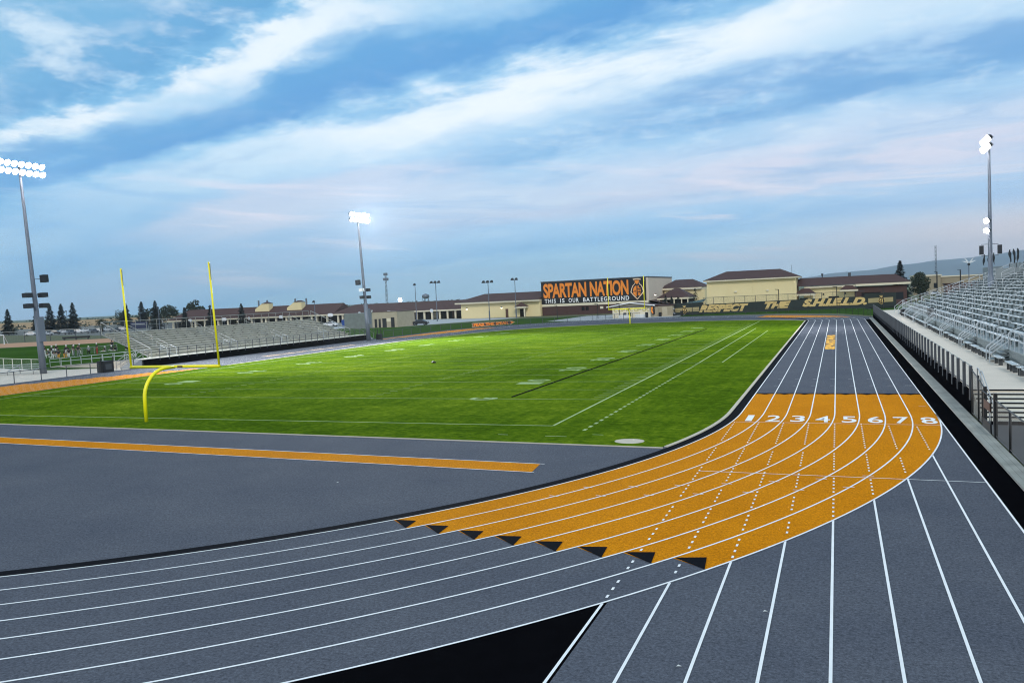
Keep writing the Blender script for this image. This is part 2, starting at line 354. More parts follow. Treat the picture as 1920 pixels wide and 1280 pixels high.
# ------------------------------------------------------------------ mesh builder
class MB:
    def __init__(s): s.v = []; s.f = []; s.mi = []; s.cur = 0
    def add(s, vs, fs):
        o = len(s.v); s.v += [tuple(p) for p in vs]; s.f += [tuple(i + o for i in f) for f in fs]; s.mi += [s.cur] * len(fs)
        return s
    def box(s, x0, x1, y0, y1, z0, z1):
        vs = [(x, y, z) for z in (z0, z1) for y in (y0, y1) for x in (x0, x1)]
        return s.add(vs, [(0, 2, 3, 1), (4, 5, 7, 6), (0, 1, 5, 4), (2, 6, 7, 3), (0, 4, 6, 2), (1, 3, 7, 5)])
    def beam(s, p, q, wd, h, up=(0, 0, 1)):
        p, q = Vector(p), Vector(q); d = (q - p).normalized(); u = Vector(up)
        if abs(d.dot(u)) > 0.99: u = Vector((1, 0, 0))
        a = d.cross(u).normalized(); b = a.cross(d)
        vs = [e + a * (sx_ * wd / 2) + b * (sy_ * h / 2) for e in (p, q) for sx_, sy_ in ((-1, -1), (1, -1), (1, 1), (-1, 1))]
        return s.add(vs, [(0, 3, 2, 1), (4, 5, 6, 7), (0, 1, 5, 4), (1, 2, 6, 5), (2, 3, 7, 6), (3, 0, 4, 7)])
    def tube(s, pts, r, n=6, caps=True):
        pts = [Vector(p) for p in pts]
        rs = r if isinstance(r, (list, tuple)) else [r] * len(pts)
        o = len(s.v); vs = []; fs = []; pa = None
        for i, p in enumerate(pts):
            d = (pts[min(i + 1, len(pts) - 1)] - pts[max(i - 1, 0)]).normalized()
            if pa is None:
                u = Vector((0, 0, 1)) if abs(d.z) < 0.95 else Vector((1, 0, 0))
                a = d.cross(u).normalized()
            else: a = (pa - d * pa.dot(d)).normalized()
            pa = a; b = d.cross(a)
            vs += [p + (a * math.cos(2 * PI * k / n) + b * math.sin(2 * PI * k / n)) * rs[i] for k in range(n)]
        for i in range(len(pts) - 1):
            for k in range(n):
                k2 = (k + 1) % n; fs.append((i * n + k, i * n + k2, (i + 1) * n + k2, (i + 1) * n + k))
        if caps:
            fs.append(tuple(range(n))[::-1]); fs.append(tuple((len(pts) - 1) * n + k for k in range(n)))
        return s.add(vs, fs)
    def poly(s, pts, z=None):
        vs = [(p[0], p[1], z) if z is not None else p for p in pts]
        return s.add(vs, [tuple(range(len(vs)))])
    def prism(s, pts, z0, z1):
        n = len(pts); vs = [(p[0], p[1], z0) for p in pts] + [(p[0], p[1], z1) for p in pts]
        return s.add(vs, [tuple(range(n))[::-1], tuple(range(n, 2 * n))] + [(i, (i + 1) % n, n + (i + 1) % n, n + i) for i in range(n)])
    def plate(s, pts, org, ax, ay, th):
        """2-D outline in the plane org + u*ax + v*ay, thickened to th along -normal"""
        org, ax, ay = Vector(org), Vector(ax), Vector(ay); nn = ax.cross(ay).normalized()
        n = len(pts); a = [org + ax * p[0] + ay * p[1] for p in pts]; b = [q - nn * th for q in a]
        return s.add(a + b, [tuple(range(n)), tuple(range(n, 2 * n))[::-1]] + [(i, n + i, n + (i + 1) % n, (i + 1) % n) for i in range(n)])
    def ribbon(s, pts, wd, z, th=None):
        pts = [Vector((p[0], p[1], 0)) for p in pts]; l = []; r = []
        for i, p in enumerate(pts):
            d = (pts[min(i + 1, len(pts) - 1)] - pts[max(i - 1, 0)]).normalized(); nn = Vector((-d.y, d.x, 0))
            l.append(p + nn * wd / 2); r.append(p - nn * wd / 2)
        n = len(pts)
        if th is None:
            vs = [(q.x, q.y, z) for q in l] + [(q.x, q.y, z) for q in r]
            return s.add(vs, [(n + i, n + i + 1, i + 1, i) for i in range(n - 1)])
        vs = [(q.x, q.y, z) for q in l] + [(q.x, q.y, z) for q in r] + [(q.x, q.y, z + th) for q in l] + [(q.x, q.y, z + th) for q in r]
        fs = []
        for i in range(n - 1):
            fs += [(3 * n + i, 3 * n + i + 1, 2 * n + i + 1, 2 * n + i), (i, 2 * n + i, 2 * n + i + 1, i + 1), (n + i, n + i + 1, 3 * n + i + 1, 3 * n + i)]
        fs += [(0, n, 3 * n, 2 * n), (n - 1, 3 * n - 1, 4 * n - 1, 2 * n - 1)]
        return s.add(vs, fs)
    def build(s, name, m, parent=None, smooth=False):
        me = bpy.data.meshes.new(name); me.from_pydata(s.v, [], s.f); me.validate(); me.update()
        for x in (m if isinstance(m, (list, tuple)) else [m]): me.materials.append(x)
        if isinstance(m, (list, tuple)):
            for p, i in zip(me.polygons, s.mi): p.material_index = i
        if smooth:
            for p in me.polygons: p.use_smooth = True
        o = bpy.data.objects.new(name, me); COL.objects.link(o)
        if parent is not None: o.parent = parent
        return o

def tag(o, label=None, cat=None, group=None, kind=None):
    if label: o['label'] = label
    if cat: o['category'] = cat
    if group: o['group'] = group
    if kind: o['kind'] = kind
    return o
def thing(name, label, cat, loc=(0, 0, 0), rz=0.0, group=None):
    o = bpy.data.objects.new(name, None); COL.objects.link(o); o.location = loc; o.rotation_euler = (0, 0, rz)
    o.empty_display_size = 0.2
    return tag(o, label, cat, group)
def struct(name, mb, m):
    return tag(mb.build(name, m), kind='structure')
def copy_tree(o, parent=None):
    c = o.copy(); COL.objects.link(c)
    if parent is not None: c.parent = parent
    for ch in [x for x in bpy.data.objects if x.parent == o]: copy_tree(ch, c)
    return c
ORD = ['first', 'second', 'third', 'fourth', 'fifth', 'sixth', 'seventh', 'eighth', 'ninth', 'tenth', 'eleventh', 'twelfth', 'thirteenth', 'fourteenth', 'fifteenth', 'sixteenth', 'seventeenth', 'eighteenth', 'nineteenth', 'twentieth']

def text_outline(txt, bold=0.0, shear=0.0, spacing=1.0):
    """flat mesh of a text, normalised so that its box is 0..1 by 0..1"""
    cu = bpy.data.curves.new('t', 'FONT'); cu.body = txt; cu.offset = bold; cu.shear = shear; cu.space_character = spacing
    cu.resolution_u = 4
    ob = bpy.data.objects.new('t', cu); COL.objects.link(ob)
    dg = bpy.context.evaluated_depsgraph_get()
    me = bpy.data.meshes.new_from_object(ob.evaluated_get(dg))
    vs = [v.co.copy() for v in me.vertices]; fs = [tuple(p.vertices) for p in me.polygons]
    bpy.data.objects.remove(ob); bpy.data.curves.remove(cu); bpy.data.meshes.remove(me)
    x0 = min(v.x for v in vs); x1 = max(v.x for v in vs); y0 = min(v.y for v in vs); y1 = max(v.y for v in vs)
    return [((v.x - x0) / (x1 - x0), (v.y - y0) / (y1 - y0)) for v in vs], fs
def put_text(mb, txt, org, ax, ay, bold=0.0, shear=0.0, spacing=1.0):
    """ax, ay: full width and height vectors of the text's box"""
    p, f = text_outline(txt, bold, shear, spacing); org, ax, ay = Vector(org), Vector(ax), Vector(ay)
    return mb.add([org + ax * a + ay * b for a, b in p], f)

# ------------------------------------------------------------------ the setting: ground, track, field
LW = 1.067; R0 = 34.029; CY = 3.313; CX = -R0            # lane width, near curve
RF = 29.95; FX = -29.95; FY = 103.4; XL = -59.9           # far curve, far straight
def near_arc(dr, a0=0.0, a1=-90.0, n=90):
    return [(CX + (R0 + dr) * math.cos(math.radians(a0 + (a1 - a0) * i / n)), CY + (R0 + dr) * math.sin(math.radians(a0 + (a1 - a0) * i / n))) for i in range(n + 1)]
def near_arc2(dr, n=40):     # second half of the near bend
    out = []
    for i in range(n + 1):
        a = math.radians(-90 - 90 * i / n); out.append((CX + (CX - XL + dr) * -abs(math.cos(a)), CY + (R0 + dr) * math.sin(a)))
    return out
def far_arc(dr, n=72, a0=0.0, a1=180.0):
    return [(FX + (RF + dr) * math.cos(math.radians(a0 + (a1 - a0) * i / n)), FY + (RF + dr) * math.sin(math.radians(a0 + (a1 - a0) * i / n))) for i in range(n + 1)]
OUT = 8 * LW
struct('ground', MB().poly([(-9000, -4000), (9000, -4000), (9000, 14200), (-9000, 14200)], -0.03), M['ground'])
struct('apron', MB().poly([(-70.9, -75), (9.35, -75), (9.35, 109), (-70.9, 109)], -0.008), M['black'])
track = near_arc(OUT)[::-1] + [(OUT, FY)] + far_arc(OUT + 2.3)[1:] + [(XL - OUT - 2.3, FY), (XL - OUT - 2.3, CY)] + near_arc2(OUT)[::-1][1:]
struct('running_track', MB().poly(near_arc(OUT)[::-1] + [(OUT, FY)] + far_arc(OUT + 2.3) + [(XL - OUT - 2.3, CY)] + near_arc2(OUT)[::-1][1:-1], 0.0), M['grey_rubber'])
# sprint straight running on toward the viewer, outside the bend
fan = [(0.0, -75), (OUT, -75), (OUT, CY)] + [p for p in near_arc(OUT, 0, -45, 60) if p[0] > 0.0][1:]
struct('sprint_straight', MB().poly(fan, -0.004), M['grey_rubber'])

# orange exchange zones
def zone_end(k): return -38.95 + (k + 0.5) * 6.45 / 8
ob = MB()
for k in range(8):
    a1 = zone_end(k)
    inner = near_arc(k * LW, 0, a1, 40); outer = near_arc((k + 1) * LW, 0, a1, 40)
    n = len(inner); ob.add([(x, y, 0.004) for x, y in inner + outer], [(i, i + 1, n + i + 1, n + i) for i in range(n - 1)])
    ob.poly([(k * LW, CY), ((k + 1) * LW, CY), ((k + 1) * LW, 10.2), (k * LW, 10.2)], 0.004)
for k in range(8):             # the far straight's and far bend's zones, staggered lane by lane
    x0, x1 = XL - k * LW, XL - (k + 1) * LW
    ob.poly([(x0, -5), (x1, -5), (x1, 30 - 2.0 * k), (x0, 30 - 2.0 * k)][::-1], 0.004)
for k in range(3, 8):
    y0 = 104 - (k - 2) * 4.6
    ob.poly([(XL - k * LW, y0), (XL - (k + 1) * LW, y0), (XL - (k + 1) * LW, FY + 0.02), (XL - k * LW, FY + 0.02)][::-1], 0.004)
    i_, o_ = far_arc(k * LW, 16, 180, 160), far_arc((k + 1) * LW, 16, 180, 160); n = len(i_)
    ob.add([(x, y, 0.004) for x, y in i_ + o_], [(i, i + 1, n + i + 1, n + i) for i in range(n - 1)])
for k in range(8):
    i_, o_ = far_arc(k * LW, 20, 18 + 2.0 * (7 - k), 50 + 1.0 * k), far_arc((k + 1) * LW, 20, 18 + 2.0 * (7 - k), 50 + 1.0 * k); n = len(i_)
    ob.add([(x, y, 0.004) for x, y in i_ + o_], [(i, i + 1, n + i + 1, n + i) for i in range(n - 1)][::1])
# run-up lane in the near D
ob.add([(-45, -8.23, 0.004), (-43.4, -9.6, 0.004), (-5.65, -11.39, 0.004), (-5.82, -10.0, 0.004)], [(0, 1, 2, 3)])
struct('orange_track_zones', ob, M['orange_rubber'])

# white lines
wl = MB(); ZL = 0.008
for k in range(9):
    wl.ribbon([(k * LW, FY), (k * LW, CY)] + near_arc(k * LW)[1:] + near_arc2(k * LW)[1:], 0.055, ZL)
    wl.ribbon(far_arc(k * LW) + [(XL - k * LW, CY)], 0.055, ZL)
    # continuing sprint lines
    ys = CY - math.sqrt(max(0, (R0 + OUT) ** 2 - (R0 + k * LW) ** 2))
    wl.ribbon([(k * LW, ys - (0.05 if k < 8 else 0.0)), (k * LW, -74)], 0.055, ZL)
    y = 0.1
    while y > ys + 0.25 and k < 8:         # dotted through the bend, interrupted near the lane lines
        r = math.hypot(k * LW - CX, y - CY) - R0
        q = r / LW - round(r / LW)
        if abs(q) * LW > 0.13:
            wl.poly([(k * LW - 0.027, y - 0.10), (k * LW + 0.027, y - 0.10), (k * LW + 0.027, y + 0.06), (k * LW - 0.027, y + 0.06)], ZL + 0.004)
        y -= 0.44
wl.ribbon([(0.05, 0.19), (OUT + 0.02, 0.16)], 0.035, ZL + 0.008)
wl.ribbon([(0.0, -10.16), (OUT, -10.22)], 0.04, ZL + 0.008)
for k in range(8):
    wl.ribbon([(k * LW + 0.15, FY - 0.3), ((k + 1) * LW - 0.15, FY - 0.3)], 0.12, ZL + 0.004)
    for yy in (14.0, 17.6): wl.ribbon([(k * LW + LW - 0.30, yy), (k * LW + LW + 0.02 if k < 7 else OUT - 0.03, yy)], 0.03, ZL + 0.012)
for yy, w_ in ((14.05, 0.35), (5.6, 0.3)): wl.ribbon([(OUT - 0.5, yy), (OUT - 0.5 + w_, yy)], 0.05, ZL + 0.012)
for k in range(1, 8):           # small hurdle and stagger ticks across the lane lines
    for da in (0.0, 2.4):
        a = -29.5 - da + k * 1.55; r = k * LW
        p = [(CX + (R0 + r + o) * math.cos(math.radians(a + o * 0.6)), CY + (R0 + r + o) * math.sin(math.radians(a + o * 0.6))) for o in (-0.16, 0.14)]
        wl.ribbon(p, 0.035, ZL + 0.012)
# edges of the run-up lane
wl.ribbon([(-45, -8.23), (-5.65, -10.0)], 0.05, ZL + 0.004); wl.ribbon([(-43.4, -9.6), (-5.55, -11.39)], 0.05, ZL + 0.004)
for k in range(7):             # dashes round the far bend
    wl.ribbon(far_arc(3.2, 3, 42 + k * 6, 42.9 + k * 6), 0.3, ZL + 0.004)
struct('track_lane_lines', wl, M['white_paint'])
# lane numerals, stretched along the lane
nm = MB()
for k in range(8):
    wd = 0.30 if k == 0 else 0.62
    put_text(nm, str(k + 1), (k * LW + 0.60 - wd / 2 - 0.04 * (k < 4), 0.48, ZL + 0.008), (wd, 0, 0), (0, 1.75, 0), bold=0.012)
struct('track_lane_numbers', nm, M['white_paint'])
# black arrowheads ending the zones
ab = MB()
for k in range(8):
    a1 = zone_end(k)
    P = lambda fr, da: (CX + (R0 + (k + fr) * LW) * math.cos(math.radians(a1 + da)), CY + (R0 + (k + fr) * LW) * math.sin(math.radians(a1 + da)), 0.0165)
    ab.add([P(0.04, 0.06), P(0.96, -0.06), P(0.5, 0.80)], [(0, 1, 2)])
    ab.add([(k * LW + 0.03, 10.5, 0.0165), (k * LW + LW / 2, 9.9, 0.0165), ((k + 1) * LW - 0.03, 10.5, 0.0165)], [(0, 1, 2)])
    ab.poly([(k * LW + 0.03, 10.2), ((k + 1) * LW - 0.03, 10.2), ((k + 1) * LW - 0.03, 10.5), (k * LW + 0.03, 10.5)], 0.0125)
ab.ribbon([(-1, 109.2)] + far_arc(0.2, 10, 12, 62), 0.5, 0.0125)
struct('track_zone_arrows', ab, M['black_paint'])
# the word along lane four
wd_ = MB(); put_text(wd_, 'SPARTANS', (3 * LW + 1.0, 42.3, ZL + 0.004), (0, 21.5, 0), (-0.92, 0, 0), bold=0.075)
struct('track_lettering', wd_, mat('gold_lettering_paint', (0.85, 0.42, 0.04), 0.8, var=0.15))
w2 = MB()
for a, b in ((46.2, 49.6), (50.3, 52.6), (53.2, 55.0), (56.0, 59.2), (60.2, 62.0), (63.0, 67.0)):
    n = max(2, round((b - a) / 0.62))
    for i in range(n):
        y0 = a + (b - a) * i / n; y1 = y0 + (b - a) / n * 0.72
        w2.poly([(-64.9, y0), (-64.9, y1), (-63.9, y1), (-63.9, y0)], ZL + 0.004)
        w2.poly([(-64.2, y1), (-64.2, y1 + 0.12), (-63.9, y1 + 0.12), (-63.9, y1)], ZL + 0.004)
struct('far_track_lettering', w2, mat('pale_orange_paint', (0.62, 0.42, 0.28), 0.8, var=0.2))

# black inner edging strip and pale curb
ins = MB(); ins.ribbon([(-0.26, FY), (-0.26, CY)] + near_arc(-0.26)[1:] + near_arc2(-0.26)[1:], 0.42, 0.0045)
ins.ribbon(far_arc(-0.26) + [(XL + 0.26, CY)], 0.42, 0.0045)
struct('track_inner_edging', ins, M['black_paint'])
def cornerpt(): return near_arc(-0.56, 0, -16.4, 24)
cb = MB(); cb.ribbon([(-0.56, FY + 2)] + [(-0.56, CY)] + cornerpt()[1:], 0.17, 0.0, 0.035)
cb.ribbon([(-59.6, -4.25), (-42.3, -4.86), (-2.0, -6.36)], 0.10, 0.0, 0.03)
cb.ribbon([(-0.5, FY + 2.5), (-6, 111.5), (-12, 114.5), (-20, 116.8), (-34, 115.6), (-44.7, 111.2), (-53.4, 102.4), (-57.3, 91.5), (-59.4, 76), (-59.55, 34)], 0.25, 0.0, 0.03)
struct('field_kerb', cb, M['curb'])
grass = [(-0.65, FY + 2)] + [(-0.65, CY)] + near_arc(-0.65, 0, -16.2, 24)[1:] + [(-2.1, -6.28), (-42.3, -4.78), (-59.5, -4.2), (-59.5, 34), (-59.3, 76), (-57.2, 91.5), (-53.3, 102.2), (-44.6, 111), (-34, 115.4), (-20, 116.6), (-12, 114.3), (-6, 111.3)]
struct('football_field', MB().poly(grass[::-1], 0.022), M['turf'])

# field paint
X1 = -8.138; X0 = X1 - 48.77; Y0 = -1.866; Y1 = Y0 + 109.73; ZF = 0.027
fl = MB()
fl.ribbon([(X1, Y0), (X1, Y1)], 0.12, ZF); fl.ribbon([(X0, Y0), (X0, Y1)], 0.11, ZF); fl.ribbon([(X0, Y0), (X1, Y0)], 0.10, ZF); fl.ribbon([(X0, Y1), (X1, Y1)], 0.10, ZF)
for i in range(21):
    yy = Y0 + 9.144 + i * 4.572
    fl.ribbon([(X0, yy), (X1, yy)], 0.075 if i % 2 == 0 else 0.05, ZF + 0.004)
for i in range(101):
    yy = Y0 + 9.144 + i * 0.9144
    if i % 5:
        fl.ribbon([(X1 - 0.9, yy), (X1 - 0.15, yy)], 0.07, ZF + 0.004); fl.ribbon([(X0 + 0.15, yy), (X0 + 0.9, yy)], 0.07, ZF + 0.004)
        for hx in (X0 + 16.26, X1 - 16.26): fl.ribbon([(hx - 0.3, yy), (hx + 0.3, yy)], 0.07, ZF + 0.004)
y = -3.0                        # broken restraining line, then the solid team-box lines
while y < 29.5:
    fl.poly([(-6.36, y), (-6.20, y), (-6.20, y + 0.42), (-6.36, y + 0.42)], ZF + 0.004); y += 0.92
fl.ribbon([(-6.3, 30), (-6.6, 84)], 0.10, ZF + 0.004); fl.ribbon([(-4.42, 30), (-4.4, 77)], 0.09, ZF + 0.004)
fl.ribbon([(X1, 30), (-4.42, 30)], 0.06, ZF + 0.008)
for x, y in ((-9.9, -4.4), (-7.6, -4.5), (-7.1, -4.5), (-5.6, -3.9)): fl.ribbon([(x, y), (x + 0.5, y - 0.03)], 0.07, ZF)
struct('field_lines', fl, M['field_paint'])
fn = MB()
for i in range(1, 10):
    yy = Y0 + 9.144 + i * 9.144; d = str(5 - abs(5 - i))
    put_text(fn, d, (-17.1, yy - 1.45, ZF + 0.008), (0, 1.15, 0), (-0.0 + 1.9, 0, 0), bold=0.02) if False else None
    for o_, ch in ((-1.5, d), (0.35, '0')):
        put_text(fn, ch, (-15.0, yy + o_, ZF + 0.008), (0, 1.15, 0), (-1.8, 0, 0), bold=0.03)
        put_text(fn, ch, (-50.0, yy - o_, ZF + 0.008), (0, -1.15, 0), (1.8, 0, 0), bold=0.03)
put_text(fn, 'G', (-15.0, Y0 + 9.144 - 0.6, ZF + 0.008), (0, 1.15, 0), (-1.8, 0, 0), bold=0.03)
struct('field_numbers', fn, M['numeral_paint'])

# concrete, lawns and other ground outside
struct('concrete_court', MB().poly([(-60, 143), (-60, 176), (-29.5, 190), (-29.5, 146.5), (-36, 143.5), (-46, 138)], -0.006), M['concrete2'])
struct('far_lawn', MB().poly([(-29.2, 145.5), (-18, 146.4), (-6, 144.6), (4.4, 134.5), (10.2, 118), (10.2, 110), (34, 110), (34, 176), (-29.2, 176)], -0.010), M['lawn'])
struct('left_lawn', MB().poly([(-70.95, 76), (-70.95, 112), (-60.5, 126), (-50, 137.5), (-61, 143.2), (-61, 176), (-78, 176), (-97, 136.5), (-130, 136.5), (-130, 84), (-84, 84), (-84, 76)], -0.012), M['lawn'])
struct('practice_field', MB().poly([(-78, 30), (-84.5, 29.5), (-99, 34.2), (-140, 20), (-215, 60), (-152, 97), (-131, 100), (-131, 84), (-84, 84)], -0.014), M['lawn'])
struct('infield_dirt', MB().poly([(-222, 62), (-151, 99), (-178, 124), (-260, 82)], -0.018), M['clay'])
struct('concrete_pad', MB().poly([(-70.9, 8), (-70.9, 34), (-83.5, 30.2), (-99, 34.2), (-140, 20), (-110, -8), (-71, -8)], -0.006), M['concrete'])
struct('parking_lot', MB().poly([(-190, 140), (-130, 138), (-130, 198), (-520, 420), (-620, 330), (-290, 180)], -0.020), mat('worn_asphalt', (0.13, 0.13, 0.12), 0.9, var=0.25, nscale=0.08, detail=8))
struct('courtyard_paving', MB().poly([(-129, 141), (-98, 141), (-82, 182), (-108, 199), (-129, 199)], -0.016), M['concrete2'])

# plank-faced kerb along the sprint straight, and the raised walkway
pk = MB()
for i in range(3): pk.box(9.32 + i * 0.19, 9.32 + i * 0.19 + 0.18, -70, 108, -0.03, 0.075 - 0.003 * i)
struct('track_kerb', pk, M['plank_curb'])
WZ = 1.08
struct('walkway', MB().box(10.06, 14.2, 3.65, 112, -0.02, WZ), M['concrete'])
st_ = MB()
for j in range(7):
    y1 = 3.645 - 0.44 * j; z1 = WZ - 0.135 * (j + 1)
    st_.box(10.06, 30, y1 - 0.44, y1, -0.02, z1)
stairs = struct('walkway_stairs', st_, M['pale_step'])
nos = MB()
for j in range(8):
    y1 = 3.65 - 0.44 * j; z1 = WZ - 0.135 * j
    nos.box(10.08, 30, y1 - 0.012, y1 + 0.075, z1 - 0.05 if j < 7 else 0.0, z1 + 0.006)
struct('stair_nosings', nos, M['black_paint'])
struct('lower_paving', MB().poly([(10.0, -70), (40, -70), (40, 0.57), (10.0, 0.57)], -0.004), mat('dark_asphalt', (0.12, 0.12, 0.125), 0.9, var=0.2, nscale=0.5, detail=8))
struct('walkway_upper_paving', MB().box(14.2, 30, 3.65, 5.2, -0.02, WZ - 0.004), M['concrete'])
tag(MB().box(9.93, 10.05, 3.3, 108.5, -0.02, WZ - 0.06).build('retaining_wall', M['black']), 'black retaining wall under the picket guard fence of the raised walkway', 'wall')
tag(MB().prism([(-5.0 + 0, 0)], 0, 0).build('x', M['concrete']) if False else MB().prism([(-3.62 + 0.62 * math.cos(a * PI / 12), -5.22 + 0.52 * math.sin(a * PI / 12)) for a in range(24)], 0.0, 0.032).build('utility_cover', M['curb']), 'round pale concrete utility cover set in the grass corner', 'cover')
tag(MB().tube([(-14.3 + 0.4 * i / 24 + 0.03 * math.sin(i), 8.1 + 77.5 * i / 24, 0.05) for i in range(25)], 0.035, 6).build('irrigation_hose', M['black_paint']), 'long dark hose lying straight across the football field', 'hose')
tag(MB().tube([(-33.0, 32.9, 0.12), (-32.75, 32.9, 0.13), (-32.5, 32.95, 0.10)], [0.06, 0.12, 0.05], 8).build('duffel_bag', M['bin_black'], smooth=True), 'small dark bag dropped alone on the football field', 'bag')

for x, y, lab in ((3.05, -21.9, 'small white paper scrap lying in a grey sprint lane near the orange zone'), (1.9, -24.6, 'tiny white paper scrap lying in the foreground sprint lane'), (-11.9, -14.2, 'tiny white scrap lying on the grey end zone below the orange strip')):
    c_ = MB(); c_.add([(0, 0, 0.02), (0.09, 0.01, 0.035), (0.13, 0.05, 0.02), (0.04, 0.055, 0.045), (0.02, 0.02, 0.016), (0.1, 0.03, 0.016)], [(0, 1, 3), (1, 2, 3), (0, 4, 1), (4, 5, 1), (1, 5, 2)])
    o = c_.build('paper_scrap', M['white_cloth']); o.location = (x, y, 0); o.scale = (0.7, 0.7, 0.7); tag(o, lab, 'litter')
# ------------------------------------------------------------------ goal posts
def goalpost(x, ybar, ybase, lab, lean=0.0):
    t = thing('goalpost', lab, 'goal post', (x, ybase, 0), 0, 'goal posts of the football field')
    o = ybar - ybase
    pts = [(0, 0, 0), (0, 0, 1.35)]
    for i in range(1, 11):
        a = PI / 2 * i / 10
        pts.append((0, o * 0.75 * (1 - math.cos(a)), 1.35 + 1.62 * math.sin(a)))
    pts.append((0, o, 2.97))
    MB().tube(pts, 0.105, 12).build('gooseneck', M['yellow'], t, True)
    MB().tube([(-3.50, o, 2.98), (3.50, o, 2.98)], 0.085, 12).build('crossbar', M['yellow'], t, True)
    for s in (-1, 1):
        u = MB().tube([(s * 3.45, o, 2.98), (s * 3.45 - lean, o, 9.05)], [0.062, 0.055], 10).build('upright', M['yellow'], t, True)
        MB().plate([(0, 0), (0.07, -0.05), (0.09, -0.5), (0.10, -1.0), (0.04, -1.02), (0.01, -0.5)], (s * 3.45 - lean + 0.05, o - 0.02, 9.0), (1, 0, 0), (0, 0, 1), 0.01).build('wind_ribbon', M['rail_dull'], u)
    MB().box(-0.0 + 0.35, 0.75, o - 0.10, o - 0.088, 2.93, 3.03).build('maker_plate', M['door'], t)
    return t
goalpost(-32.5, -0.75, -3.1, 'large yellow goal post with curved neck on the near end of the field', 0.28)
gp2 = goalpost(-32.4, 110.6, 113.0, 'small yellow goal post at the far end in front of the snack shed')

# ------------------------------------------------------------------ guard fence of the walkway
def walk_fence():
    t = thing('picket_fence', 'dark steel guard fence with flat posts along the raised walkway', 'fence', (9.98, 3.3, 0))
    n = 53
    for i in range(n):
        MB().box(-0.09, 0.03, 2.0 * i - 0.11 + 0.01, 2.0 * i + 0.11, WZ - 0.42, WZ + 1.12).build('post', M['steel_dark'], t)
    L_ = 2.0 * (n - 1)
    for z in (WZ + 1.08, WZ + 0.06): MB().tube([(0.04, 0, z), (0.04, L_, z)], 0.022, 6).build('rail', M['rail_dull'] if z > 2 else M['steel_dark'], t)
    MB().add([(0.05, 0, WZ + 0.07), (0.05, L_, WZ + 0.07), (0.05, L_, WZ + 1.06), (0.05, 0, WZ + 1.06)], [(0, 1, 2, 3)]).build('wire_mesh', M['wire_grey'], t)
walk_fence()
tf = thing('stair_handrail', 'pale handrail sloping down the walkway steps beside the guard fence', 'handrail', (10.25, 3.4, 0))
for dx_ in (0.0, 0.14): MB().tube([(dx_, 0.15, WZ + 0.05), (dx_, 0.15, WZ + 1.0 - dx_), (dx_, -0.2, WZ + 0.98 - dx_), (dx_, -2.9, 1.0 - dx_), (dx_, -2.9, 0.0)], 0.024, 8).build('rail', M['rail'], tf, True)
# black chain-link fence toward the viewer, with its gate
cf = thing('chain_link_fence', 'black chain-link fence by the steps at the edge of the track', 'fence', (9.97, 0, 0))
segs = [(3.0, -0.2, 2.05, 1.75), (-2.65, -30.0, 1.42, 1.42)]
for i, y in enumerate((3.05, 1.3)):
    MB().tube([(0, y, 0), (0, y, 2.08 - 0.1 * i)], 0.04, 8).build('post', M['black_metal'], cf, True)
for y in [-5.4 - 2.75 * i for i in range(10)]:
    MB().tube([(0, y, 0), (0, y, 1.45)], 0.045, 8).build('post', M['black_metal'], cf, True)
for y, h in ((-0.3, 1.7), (-2.62, 1.72)): MB().box(-0.06, 0.06, y - 0.08, y + 0.08, 0, h).build('gate_post', M['black_metal'], cf)
MB().tube([(0, 3.05, 2.02), (0, 1.3, 1.85), (0, -0.3, 1.6)], 0.028, 6).build('top_rail', M['black_metal'], cf)
MB().tube([(0, -2.62, 1.45), (0, -32, 1.42)], 0.03, 6).build('top_rail', M['black_metal'], cf)
MB().tube([(0, 3.05, 0.1), (0, -0.3, 0.1)], 0.022, 6).build('bottom_rail', M['black_metal'], cf)
MB().tube([(0, -2.62, 0.1), (0, -32, 0.1)], 0.022, 6).build('bottom_rail', M['black_metal'], cf)
MB().add([(0, 3.05, 0.1), (0, -0.3, 0.1), (0, -0.3, 1.6), (0, 3.05, 2.02)], [(0, 1, 2, 3)]).build('wire_mesh', M['wire_black'], cf)
MB().add([(0, -2.62, 0.1), (0, -32, 0.1), (0, -32, 1.42), (0, -2.62, 1.45)], [(0, 1, 2, 3)]).build('wire_mesh', M['wire_black'], cf)
gt = thing('gate', 'black metal gate with brown plate, half open by the steps', 'gate', (9.97, -0.35, 0), 0)
MB().tube([(-0.12, -0.1, 0.15), (-0.12, -0.1, 1.55), (-0.12, -2.1, 1.55), (-0.12, -2.1, 0.15), (-0.12, -0.1, 0.15)], 0.03, 6).build('gate_frame', M['black_metal'], gt)
MB().box(-0.14, -0.10, -2.0, -0.2, 0.17, 0.50).build('kick_panel', M['black_metal'], gt)
MB().box(-0.145, -0.11, -1.95, -0.6, 0.95, 1.28).build('lock_plate', M['door'], gt)

